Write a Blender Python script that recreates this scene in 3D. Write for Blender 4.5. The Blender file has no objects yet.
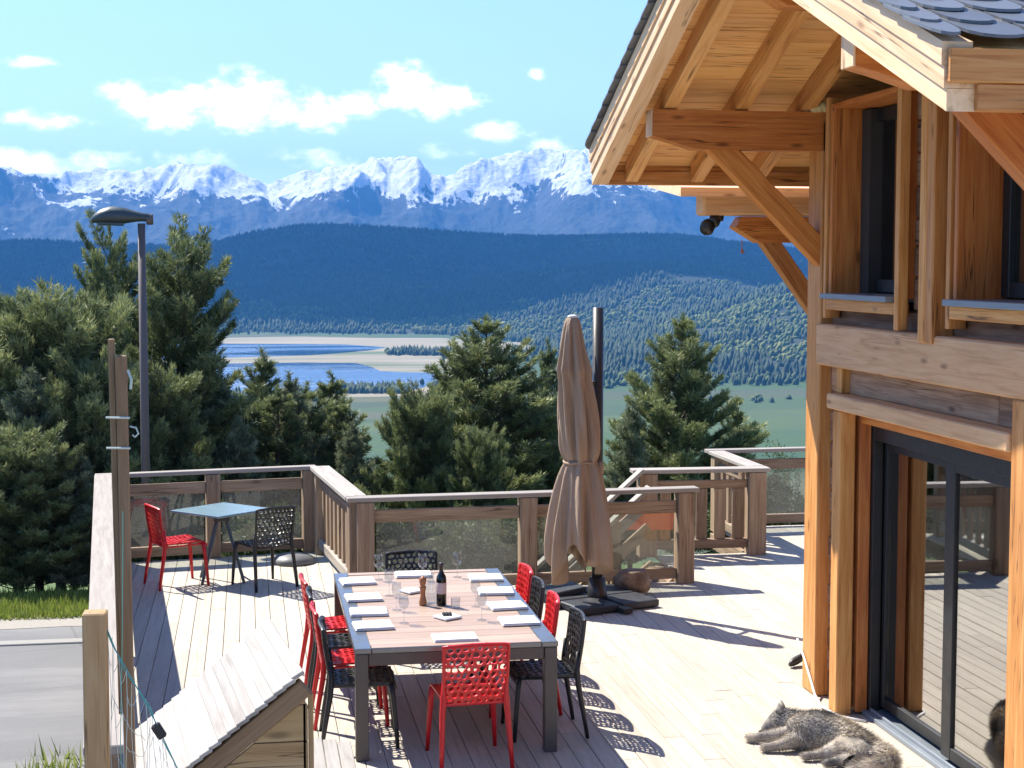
import bpy, bmesh, math, random
import numpy as np
from mathutils import Vector, Matrix, noise as mnoise
R = math.radians
random.seed(7)
rng = np.random.default_rng(7)
SC = bpy.context.scene
COL = SC.collection

# ------------------------------------------------------------------ camera, light, exposure
EYE = 3.25
PITCH = math.atan(120 / 1600.)
YAW = R(9.378)
cd = bpy.data.cameras.new('camera')
cd.sensor_width = 36.0
cd.lens = 36.0 * 1600 / 1024
cd.clip_start = 0.1
cd.clip_end = 60000
cam = bpy.data.objects.new('camera', cd)
COL.objects.link(cam)
cam.location = (0, 0, EYE)
cam.rotation_euler = (math.pi / 2 - PITCH, 0, -YAW)
SC.camera = cam

SUN_EL = R(51)
SUN_H = Vector((-.645, .765)).normalized()
sun_dir = Vector((SUN_H.x * math.cos(SUN_EL), SUN_H.y * math.cos(SUN_EL), math.sin(SUN_EL)))
sl = bpy.data.lights.new('sun', 'SUN')
sl.energy = 4.3
sl.angle = R(0.5)
sl.color = (1.0, .95, .86)
so = bpy.data.objects.new('sun', sl)
COL.objects.link(so)
so.rotation_euler = (-sun_dir).to_track_quat('-Z', 'Y').to_euler()
so.location = (-20, 20, 40)

SC.view_settings.view_transform = 'Standard'
SC.view_settings.look = 'None'
SC.view_settings.exposure = 1.45
SC.view_settings.gamma = 1
SC.view_settings.use_curve_mapping = False
SC.render.engine = 'CYCLES'
SC.cycles.max_bounces = 8
SC.cycles.transparent_max_bounces = 12
SC.cycles.use_denoising = True
HAZE_DENSITY = 7.3e-5


def pray(x, y):
    """direction of the line of sight through a point of the 1024x768 frame (used to take bearings)"""
    fw = Vector((math.sin(YAW) * math.cos(PITCH), math.cos(YAW) * math.cos(PITCH), -math.sin(PITCH)))
    rt = Vector((math.cos(YAW), -math.sin(YAW), 0))
    up = rt.cross(fw)
    return fw * 1600 + rt * (x - 512) - up * (y - 384)


def bearing(x, y):
    d = pray(x, y)
    h = math.hypot(d.x, d.y)
    return math.atan2(d.x, d.y), d.z / h


def on_z(x, y, z):
    d = pray(x, y)
    return Vector((0, 0, EYE)) + d * ((z - EYE) / d.z)


def on_y(x, y, Y):
    d = pray(x, y)
    return Vector((0, 0, EYE)) + d * (Y / d.y)


# ------------------------------------------------------------------ world: sky with a few fair-weather clouds
W = bpy.data.worlds.new('World')
SC.world = W
W.use_nodes = True
wt = W.node_tree
wt.nodes.clear()


def wn(t, **k):
    n = wt.nodes.new(t)
    for a, b in k.items():
        setattr(n, a, b)
    return n


def wmath(op, a, b=None, c=None):
    n = wn('ShaderNodeMath', operation=op)
    for i, v in enumerate((a, b, c)):
        if v is None:
            continue
        if isinstance(v, (int, float)):
            n.inputs[i].default_value = v
        else:
            wt.links.new(v, n.inputs[i])
    return n.outputs[0]


sky = wn('ShaderNodeTexSky', sky_type='NISHITA')
sky.sun_disc = False
sky.sun_elevation = SUN_EL
sky.sun_rotation = math.atan2(SUN_H.x, SUN_H.y)
sky.altitude = 1600
sky.air_density = 1.0
sky.dust_density = 0.15
sky.ozone_density = 1.0
tc = wn('ShaderNodeTexCoord')
sep = wn('ShaderNodeSeparateXYZ')
wt.links.new(tc.outputs['Generated'], sep.inputs[0])
az_ = wmath('MULTIPLY', wmath('ARCTAN2', sep.outputs[0], sep.outputs[1]), 57.2958)
el_ = wmath('MULTIPLY', wmath('ARCSINE', sep.outputs[2]), 57.2958)
cmb = wn('ShaderNodeCombineXYZ')
wt.links.new(az_, cmb.inputs[0])
wt.links.new(wmath('MULTIPLY', el_, 1.6), cmb.inputs[1])
nz = wn('ShaderNodeTexNoise')
nz.inputs['Scale'].default_value = 0.85
nz.inputs['Detail'].default_value = 7
nz.inputs['Roughness'].default_value = 0.62
wt.links.new(cmb.outputs[0], nz.inputs['Vector'])
nz2 = wn('ShaderNodeTexNoise')
nz2.inputs['Scale'].default_value = 0.28
nz2.inputs['Detail'].default_value = 3
wt.links.new(cmb.outputs[0], nz2.inputs['Vector'])
total = None
# bearing of centre, elevation of centre, half width, half height (degrees), weight
clouds = [(128, 95, 1.0, .55, 1.05), (178, 108, 2.0, .9, 1.15), (240, 102, 1.7, 1.15, 1.25), (300, 112, 2.2, .85, 1.1),
          (345, 105, 1.5, .7, .9), (405, 88, 1.3, .95, 1.1), (440, 100, 1.9, .75, 1.05), (505, 132, 1.9, .55, .85), (536, 74, .45, .3, .85),
          (20, 62, 1.6, .28, .75), (45, 120, 1.8, .45, .85), (20, 165, 2.4, .7, 1.1), (100, 162, 2.0, .6, .9), (190, 160, 1.8, .5, .9), (320, 158, 2.2, .5, .8),
          (545, 145, 1.4, .5, .75), (450, 150, 1.5, .45, .6), (-150, 80, 3.5, 1.3, 1.0), (-330, 110, 4, 1.2, 1.0), (1250, 100, 4.2, 1.4, 1.0)]
for (px, py, hw, hh, wgt) in clouds:
    a, te = bearing(px, py)
    a = math.degrees(a)
    e = math.degrees(math.atan(te))
    dx = wmath('DIVIDE', wmath('SUBTRACT', az_, a), hw)
    dy0 = wmath('SUBTRACT', el_, e)
    dy = wmath('DIVIDE', dy0, hh)
    d2 = wmath('ADD', wmath('MULTIPLY', dx, dx), wmath('MULTIPLY', dy, dy))
    g = wmath('MULTIPLY', wmath('POWER', 2.718, wmath('MULTIPLY', d2, -0.9)), wgt)
    total = g if total is None else wmath('MAXIMUM', total, g)
shape = wmath('ADD', wmath('MULTIPLY', wmath('SUBTRACT', nz.outputs['Fac'], .5), 2.1), wmath('MULTIPLY', wmath('SUBTRACT', nz2.outputs['Fac'], .5), .7))
dens = wmath('ADD', total, wmath('MULTIPLY', shape, wmath('MINIMUM', wmath('MULTIPLY', total, 1.7), 1.0)))
mr = wn('ShaderNodeMapRange', interpolation_type='SMOOTHSTEP')
mr.inputs['From Min'].default_value = .40
mr.inputs['From Max'].default_value = 1.35
wt.links.new(dens, mr.inputs['Value'])
tint = wn('ShaderNodeMix', data_type='RGBA', blend_type='MULTIPLY')
tint.inputs['Factor'].default_value = 1
wt.links.new(sky.outputs[0], tint.inputs['A'])
tint.inputs['B'].default_value = (.74, .775, .95, 1)
mx = wn('ShaderNodeMix', data_type='RGBA')
wt.links.new(mr.outputs[0], mx.inputs['Factor'])
wt.links.new(tint.outputs['Result'], mx.inputs['A'])
mx.inputs['B'].default_value = (12.8, 12.9, 13.1, 1)
bg = wn('ShaderNodeBackground')
bg.inputs['Strength'].default_value = 0.115
wt.links.new(mx.outputs['Result'], bg.inputs['Color'])
wo = wn('ShaderNodeOutputWorld')
wt.links.new(bg.outputs[0], wo.inputs['Surface'])


# ------------------------------------------------------------------ material helpers
class NT:
    def __init__(self, name):
        self.m = bpy.data.materials.new(name)
        self.m.use_nodes = True
        self.t = self.m.node_tree
        self.b = self.t.nodes['Principled BSDF']
        self.out = self.t.nodes['Material Output']

    def n(self, t, **k):
        nd = self.t.nodes.new(t)
        for a, b in k.items():
            setattr(nd, a, b)
        return nd

    def l(self, a, b):
        self.t.links.new(a, b)

    def val(self, op, a, b=None, clamp=False):
        nd = self.n('ShaderNodeMath', operation=op)
        nd.use_clamp = clamp
        for i, v in enumerate((a, b)):
            if v is None:
                continue
            if isinstance(v, (int, float)):
                nd.inputs[i].default_value = v
            else:
                self.l(v, nd.inputs[i])
        return nd.outputs[0]

    def noise(self, vec, scale, detail=4, rough=.55, dist=0.):
        nd = self.n('ShaderNodeTexNoise')
        nd.inputs['Scale'].default_value = scale
        nd.inputs['Detail'].default_value = detail
        nd.inputs['Roughness'].default_value = rough
        nd.inputs['Distortion'].default_value = dist
        if vec is not None:
            self.l(vec, nd.inputs['Vector'])
        return nd.outputs['Fac']

    def mapping(self, vec, scale):
        nd = self.n('ShaderNodeMapping')
        nd.inputs['Scale'].default_value = scale
        self.l(vec, nd.inputs['Vector'])
        return nd.outputs[0]

    def ramp(self, f, stops):
        nd = self.n('ShaderNodeValToRGB')
        cr = nd.color_ramp
        while len(cr.elements) < len(stops):
            cr.elements.new(.5)
        for e, (p, c) in zip(cr.elements, stops):
            e.position = p
            e.color = (*c, 1) if len(c) == 3 else c
        self.l(f, nd.inputs['Fac'])
        return nd.outputs['Color']

    def mix(self, f, a, b, blend='MIX'):
        nd = self.n('ShaderNodeMix', data_type='RGBA', blend_type=blend)
        for nm, v in (('Factor', f), ('A', a), ('B', b)):
            if isinstance(v, (int, float)):
                nd.inputs[nm].default_value = v
            elif isinstance(v, tuple):
                nd.inputs[nm].default_value = (*v, 1) if len(v) == 3 else v
            else:
                self.l(v, nd.inputs[nm])
        return nd.outputs['Result']

    def attr(self, name, o='Vector'):
        nd = self.n('ShaderNodeAttribute')
        nd.attribute_name = name
        return nd.outputs[o]

    def obj(self):
        return self.n('ShaderNodeTexCoord').outputs['Object']

    def pos(self):
        return self.n('ShaderNodeNewGeometry').outputs['Position']

    def rmap(self, v, a, b, c=0., d=1.):
        nd = self.n('ShaderNodeMapRange')
        for nm, q in zip(('From Min', 'From Max', 'To Min', 'To Max'), (a, b, c, d)):
            nd.inputs[nm].default_value = q
        self.l(v, nd.inputs['Value'])
        return nd.outputs[0]

    def base(self, c):
        if isinstance(c, tuple):
            self.b.inputs['Base Color'].default_value = (*c, 1)
        else:
            self.l(c, self.b.inputs['Base Color'])

    def bump(self, h, strength=.3, dist=.01):
        nd = self.n('ShaderNodeBump')
        nd.inputs['Strength'].default_value = strength
        nd.inputs['Distance'].default_value = dist
        self.l(h, nd.inputs['Height'])
        self.l(nd.outputs[0], self.b.inputs['Normal'])

    def set(self, **k):
        for a, v in k.items():
            self.b.inputs[a.replace('_', ' ')].default_value = v
        return self


def wood(name, dark, mid, light, rough=.6, var=.3, stain=0., staincol=(.12, .09, .07), knots=True):
    t = NT(name)
    g = t.attr('gc')
    rv = t.attr('rv', 'Fac')
    f = t.noise(t.mapping(g, (1.1, 16, 16)), 1.6, 6, .62, .55)
    f2 = t.noise(t.mapping(g, (2.2, 90, 90)), 1.0, 3, .6)
    ff = t.val('ADD', t.val('MULTIPLY', f, .75), t.val('MULTIPLY', f2, .25))
    c = t.ramp(ff, [(.30, dark), (.48, mid), (.66, light)])
    if knots:
        v = t.n('ShaderNodeTexVoronoi')
        v.inputs['Scale'].default_value = 1.0
        t.l(t.mapping(g, (2.1, 6.5, 6.5)), v.inputs['Vector'])
        k = t.rmap(v.outputs['Distance'], .05, .15, .75, 0)
        c = t.mix(k, c, tuple(x * .45 for x in dark))
    if stain > 0:
        s = t.noise(t.mapping(g, (.9, 2.5, 2.5)), 1.3, 5, .6)
        c = t.mix(t.rmap(s, .46, .68, 0, stain), c, staincol)
    if knots:                          # drying checks along the grain, a few to each timber
        ck = t.noise(t.mapping(g, (.55, 19, 19)), 1.0, 2, .5)
        wh = t.noise(t.mapping(g, (.8, 3, 3)), 1.0, 2, .5)
        line = t.rmap(t.val('ABSOLUTE', t.val('SUBTRACT', ck, .5)), .004, .014, 1, 0)
        c = t.mix(t.val('MULTIPLY', line, t.rmap(wh, .5, .6, 0, .8)), c, tuple(x * .25 for x in dark))
        bl = t.noise(t.mapping(g, (.35, 1.2, 1.2)), 1.4, 4, .6)
        c = t.mix(t.rmap(bl, .57, .77, 0, .28), c, tuple(.55 * x + .07 for x in mid))
    hv = t.n('ShaderNodeHueSaturation')
    t.l(t.rmap(rv, 0, 1, 1 - var, 1 + var * .8), hv.inputs['Value'])
    t.l(t.rmap(rv, 0, 1, .495, .505), hv.inputs['Hue'])
    t.l(c, hv.inputs['Color'])
    t.base(hv.outputs[0])
    t.set(Roughness=rough)
    t.b.inputs['Specular IOR Level'].default_value = .3
    t.bump(ff, .35, .004)
    return t.m


def plain(name, c, rough=.5, metal=0., bumpscale=0., bstr=.2, var=.15, vscale=8.):
    t = NT(name)
    n = t.noise(t.obj(), vscale, 4)
    t.base(t.mix(n, tuple(x * (1 - var) for x in c), tuple(min(1, x * (1 + var)) for x in c)))
    t.set(Roughness=rough, Metallic=metal)
    t.l(t.rmap(n, .3, .7, max(.02, rough - .08), min(1, rough + .08)), t.b.inputs['Roughness'])
    if bumpscale:
        t.bump(t.noise(t.obj(), bumpscale, 3), bstr, .005)
    return t.m


def glass(name, tintc, ior=1.5, dust=0.):
    """thin sheet of glass: see-through, mirror-like at a glance, bound by Fresnel"""
    t = NT(name)
    f0 = ((ior - 1) / (ior + 1)) ** 2
    ge_ = t.n('ShaderNodeNewGeometry')
    dt = t.n('ShaderNodeVectorMath', operation='DOT_PRODUCT')
    t.l(ge_.outputs['Normal'], dt.inputs[0])
    t.l(ge_.outputs['Incoming'], dt.inputs[1])
    cosi = t.val('ABSOLUTE', dt.outputs['Value'])
    fres = t.val('ADD', t.val('MULTIPLY', t.val('POWER', t.val('SUBTRACT', 1., cosi, True), 5.), 1 - f0), f0)
    gl = t.n('ShaderNodeBsdfGlossy')
    gl.inputs['Roughness'].default_value = .015
    gl.inputs['Color'].default_value = (.95, .95, .95, 1)
    tr = t.n('ShaderNodeBsdfTransparent')
    tr.inputs['Color'].default_value = (*tintc, 1)
    ms = t.n('ShaderNodeMixShader')
    t.l(fres, ms.inputs[0])
    t.l(tr.outputs[0], ms.inputs[1])
    t.l(gl.outputs[0], ms.inputs[2])
    last = ms.outputs[0]
    if dust:                              # a film of dust and dried rain
        df = t.n('ShaderNodeBsdfDiffuse')
        df.inputs['Color'].default_value = (.46, .46, .40, 1)
        m2_ = t.n('ShaderNodeMixShader')
        t.l(t.rmap(t.noise(t.obj(), 3.5, 5), .3, .7, dust * .6, dust * 1.4), m2_.inputs[0])
        t.l(last, m2_.inputs[1])
        t.l(df.outputs[0], m2_.inputs[2])
        last = m2_.outputs[0]
    t.l(last, t.out.inputs['Surface'])
    return t.m


M = {}
M['timber'] = wood('larch_timber', (.33, .115, .026), (.56, .25, .07), (.67, .36, .13), .5, .2)
M['timber_dark'] = wood('oiled_timber', (.29, .082, .017), (.51, .175, .040), (.62, .26, .068), .45, .2)
M['soffit'] = wood('spruce_board', (.56, .24, .065), (.76, .41, .14), (.82, .51, .215), .55, .12)
M['pale_beam'] = wood('pale_sawn_beam', (.52, .27, .115), (.68, .40, .19), (.75, .48, .26), .65, .12, .25, (.46, .32, .21))
M['rake'] = wood('rake_board', (.58, .345, .18), (.73, .49, .29), (.79, .58, .385), .6, .1)
M['old_wall'] = wood('old_barn_board', (.17, .078, .04), (.31, .165, .09), (.42, .26, .16), .75, .35, .5, (.075, .048, .034))
M['rail_cap'] = wood('silvered_cap', (.24, .205, .17), (.33, .29, .245), (.40, .36, .31), .6, .15, 0, knots=False)
M['rail_wood'] = wood('weathered_rail', (.165, .098, .056), (.295, .198, .122), (.40, .295, .20), .7, .25, .25, (.20, .165, .13))
M['deck'] = wood('weathered_decking', (.35, .302, .232), (.45, .402, .325), (.51, .462, .38), .62, .11, .2, (.34, .30, .245), knots=False)
M['new_post'] = wood('fresh_pine_post', (.33, .19, .072), (.45, .28, .12), (.52, .35, .17), .6, .12)
M['grey_post'] = wood('greyed_post', (.15, .088, .043), (.22, .14, .075), (.29, .195, .11), .7, .15)
M['hatch_top'] = wood('bleached_board', (.23, .20, .17), (.33, .30, .262), (.40, .37, .333), .6, .2, .3, (.24, .215, .19), knots=False)
M['hatch_side'] = wood('hatch_board', (.27, .155, .06), (.36, .225, .095), (.43, .29, .14), .65, .12)
M['table_wood'] = wood('table_slat', (.31, .215, .16), (.38, .275, .21), (.44, .33, .26), .45, .12, 0, knots=False)
M['bark_log'] = wood('log_bark', (.07, .043, .026), (.16, .095, .055), (.25, .16, .10), .85, .1)
M['alu'] = plain('grey_aluminium', (.07, .057, .049), .45, .1, var=.06)
M['frame'] = plain('anthracite_frame', (.010, .011, .012), .5, 0, var=.1)
M['slate_sill'] = plain('zinc_sill', (.22, .25, .28), .4, .3, var=.1)
M['black_plastic'] = plain('black_plastic', (.012, .012, .013), .42, 0, var=.1)
M['red_plastic'] = plain('red_plastic', (.52, .007, .010), .38, 0, var=.05)
M['dark_metal'] = plain('dark_painted_metal', (.045, .04, .036), .4, .4, var=.1)
M['steel'] = plain('blued_steel_leg', (.10, .13, .15), .4, .6, var=.1)
M['lamp_grey'] = plain('lamp_grey', (.055, .07, .075), .4, .3, var=.1)
M['pole_brown'] = plain('lamp_pole_brown', (.12, .095, .085), .6, 0, var=.1)
M['napkin'] = plain('white_cloth', (.66, .66, .66), .8, var=.02, bumpscale=60, bstr=.1)
M['ceramic'] = plain('white_ceramic', (.78, .79, .8), .25, var=.02)
M['slab'] = plain('concrete_slab', (.028, .029, .032), .5, 0, 30, .3, .15, 14)
M['orange'] = plain('orange_sheet', (.80, .14, .05), .5, var=.06)
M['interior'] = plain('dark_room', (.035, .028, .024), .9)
M['foam'] = plain('expanding_foam', (.60, .48, .24), .9, 0, 50, .8)
M['green_rope'] = plain('green_twine', (.10, .36, .30), .7)
M['net_wire'] = plain('net_wire', (.48, .55, .50), .5, .2)
M['white_cable'] = plain('white_cable', (.72, .70, .66), .5)
M['kerb'] = plain('kerb_stone', (.25, .24, .22), .85, 0, 40, .3)
M['leather'] = plain('dark_leather', (.03, .025, .022), .5)
M['dome'] = plain('grey_moulded_cover', (.13, .13, .125), .5)
M['pepper'] = wood('pepper_mill_wood', (.20, .07, .025), (.33, .13, .05), (.42, .2, .09), .35, .05, knots=False)
M['label'] = plain('wine_label', (.50, .36, .33), .6)
M['bottle'] = plain('bottle_glass', (.006, .008, .006), .08, 0, var=.02)
M['capsule'] = plain('bottle_capsule', (.02, .012, .012), .35)
M['rail_glass'] = glass('rail_glass', (.88, .91, .88), 1.5, .13)
M['door_glass'] = glass('door_glass', (.42, .42, .40), 4.2)
M['clear_glass'] = glass('drinking_glass', (.90, .92, .93), 1.5)

# fabric of the folded parasol
t = NT('parasol_canvas')
n = t.noise(t.obj(), 3., 4)
t.base(t.mix(n, (.262, .176, .114), (.358, .252, .172)))
t.set(Roughness=.9)
t.bump(t.noise(t.mapping(t.obj(), (22, 22, 3.5)), 1., 5, .6), .7, .03)
M['canvas'] = t.m

# table top of the little folding table
t = NT('folding_table_top')
n = t.noise(t.obj(), 5, 3)
t.base(t.mix(n, (.15, .235, .27), (.21, .30, .335)))
t.set(Roughness=.22)
M['blue_top'] = t.m

# slate
t = NT('roof_slate')
rv = t.attr('rv', 'Fac')
n = t.noise(t.obj(), 14, 5)
t.base(t.mix(t.val('ADD', t.val('MULTIPLY', rv, .6), t.val('MULTIPLY', n, .4)), (.07, .076, .088), (.165, .175, .19)))
t.set(Roughness=.42)
t.bump(n, .3, .006)
M['slate'] = t.m

# asphalt
t = NT('asphalt')
n = t.noise(t.pos(), 1.2, 5)
n2 = t.noise(t.pos(), 70, 3)
n3 = t.noise(t.mapping(t.pos(), (.25, 1.3, 1)), 1.1, 5, .65)
cb = t.mix(t.val('ADD', t.val('MULTIPLY', n, .5), t.val('MULTIPLY', n2, .5)), (.085, .085, .087), (.185, .184, .182))
cb = t.mix(t.rmap(n3, .5, .7, 0, .5), cb, (.26, .25, .235))
vc = t.n('ShaderNodeTexVoronoi', feature='DISTANCE_TO_EDGE')
vc.inputs['Scale'].default_value = .55
t.l(t.pos(), vc.inputs['Vector'])
cb = t.mix(t.rmap(vc.outputs['Distance'], .003, .009, .35, 0), cb, (.06, .06, .06))
t.base(cb)
t.set(Roughness=.85)
t.bump(n2, .5, .004)
M['asphalt'] = t.m

# needles / leaves


def leafmat(name, c1, c2, c3, trans=.25, rough=.55):
    t = NT(name)
    rv = t.attr('rv', 'Fac')
    c = t.ramp(rv, [(0., c1), (.55, c2), (1., c3)])
    t.base(c)
    t.set(Roughness=rough)
    t.b.inputs['Specular IOR Level'].default_value = .35
    tl = t.n('ShaderNodeBsdfTranslucent')
    t.l(c, tl.inputs['Color'])
    ms = t.n('ShaderNodeMixShader')
    ms.inputs[0].default_value = trans
    t.l(t.b.outputs[0], ms.inputs[1])
    t.l(tl.outputs[0], ms.inputs[2])
    t.l(ms.outputs[0], t.out.inputs['Surface'])
    return t.m


M['needles'] = leafmat('pine_needles', (.055, .076, .032), (.16, .195, .080), (.36, .38, .16))
M['needles_grey'] = leafmat('grey_pine_needles', (.07, .09, .052), (.18, .21, .115), (.34, .36, .21))
M['leaves'] = leafmat('shrub_leaves', (.05, .075, .025), (.09, .12, .045), (.16, .18, .075), .3)
M['grass'] = leafmat('grass_blades', (.12, .165, .022), (.22, .28, .045), (.38, .38, .11), .35)
M['far_conifer'] = leafmat('far_conifer', (.020, .036, .012), (.034, .055, .018), (.055, .078, .028), .05, .8)
M['far_leaf'] = leafmat('far_deciduous', (.042, .068, .018), (.10, .132, .028), (.20, .20, .048), .1, .8)
t = NT('bark')
n = t.noise(t.mapping(t.obj(), (9, 9, 2)), 1.5, 5)
t.base(t.mix(n, (.05, .035, .026), (.16, .115, .085)))
t.set(Roughness=.9)
t.bump(n, .6, .02)
M['bark'] = t.m

# near and valley ground: meadow, fields in strips, rough grass
t = NT('meadow')
p = t.pos()
big = t.noise(p, .004, 4)
w = t.mapping(p, (.0011, .0075, .0))
vo = t.n('ShaderNodeTexVoronoi')
vo.inputs['Scale'].default_value = 1.0
vo.inputs['Randomness'].default_value = .9
t.l(w, vo.inputs['Vector'])
sp = t.n('ShaderNodeSeparateColor')
t.l(vo.outputs['Color'], sp.inputs[0])
field = t.ramp(sp.outputs[0], [(0., (.014, .044, .002)), (.3, (.022, .062, .003)), (.45, (.040, .074, .006)), (.6, (.013, .038, .002)), (.74, (.080, .078, .022)), (.79, (.024, .062, .003)), (1., (.046, .076, .008))])
near = t.ramp(t.noise(p, .35, 6), [(.3, (.045, .080, .010)), (.55, (.070, .115, .016)), (.75, (.10, .125, .032))])
ln = t.n('ShaderNodeVectorMath', operation='LENGTH')
t.l(p, ln.inputs[0])
c = t.mix(t.rmap(ln.outputs['Value'], 150, 700), near, field)
c = t.mix(t.rmap(t.noise(p, .012, 6, .65), .50, .70, 0, .6), c, (.022, .045, .012))
t.base(c)
t.set(Roughness=.9)
M['meadow'] = t.m

t = NT('sand')
p = t.pos()
t.base(t.ramp(t.noise(t.mapping(p, (.0016, .008, .01)), 1., 5), [(.36, (.075, .10, .03)), (.46, (.20, .175, .105)), (.7, (.29, .24, .165))]))
t.set(Roughness=.9)
M['sand'] = t.m
t = NT('lake_water')
t.base((.035, .085, .17))
t.set(Roughness=.07)
p = t.pos()
wv = t.noise(t.mapping(p, (.02, .05, .05)), 1., 3)
t.l(t.rmap(t.noise(t.mapping(p, (.0012, .007, .01)), 1., 4), .4, .6, .05, .35), t.b.inputs['Roughness'])
t.bump(wv, .25, 1.2)
M['water'] = t.m

t = NT('forest_floor')
p = t.pos()
n = t.noise(p, .012, 5)
n2 = t.noise(p, .0022, 4)
c = t.ramp(n, [(.3, (.008, .015, .006)), (.6, (.014, .023, .009)), (.8, (.022, .032, .012))])
c = t.mix(t.rmap(n2, .56, .68, 0, .4), c, (.045, .06, .02))
t.base(c)
t.set(Roughness=.95)
t.bump(n, 1., 12.)
M['forest_floor'] = t.m

t = NT('snow_mountain')
p = t.pos()
s = t.n('ShaderNodeSeparateXYZ')
t.l(p, s.inputs[0])
ge = t.n('ShaderNodeNewGeometry')
sn = t.n('ShaderNodeSeparateXYZ')
t.l(ge.outputs['True Normal'], sn.inputs[0])
nA = t.noise(t.mapping(p, (.0052, .0040, .0012)), 1., 7, .62, .9)
nB = t.noise(p, .0009, 4, .55)
hgt = t.rmap(s.outputs[2], 360, 800, -.48, .42)
snow = t.val('ADD', t.val('ADD', hgt, t.val('MULTIPLY', t.val('SUBTRACT', nA, .5), 1.35)), t.val('MULTIPLY', t.val('SUBTRACT', nB, .5), 1.3))
snow = t.val('ADD', snow, t.rmap(sn.outputs[2], .35, .9, -.14, .16))
sf = t.rmap(snow, -.015, .035)
rock = t.ramp(t.noise(p, .006, 5), [(.3, (.022, .025, .028)), (.7, (.065, .065, .066))])
rock = t.mix(t.rmap(s.outputs[2], 250, 560, 1, 0), rock, (.010, .017, .010))
t.base(t.mix(sf, rock, (.86, .88, .90)))
t.set(Roughness=.8)
t.bump(t.noise(p, .006, 7, .7), 1.0, 70.)
M['mountain'] = t.m


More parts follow.
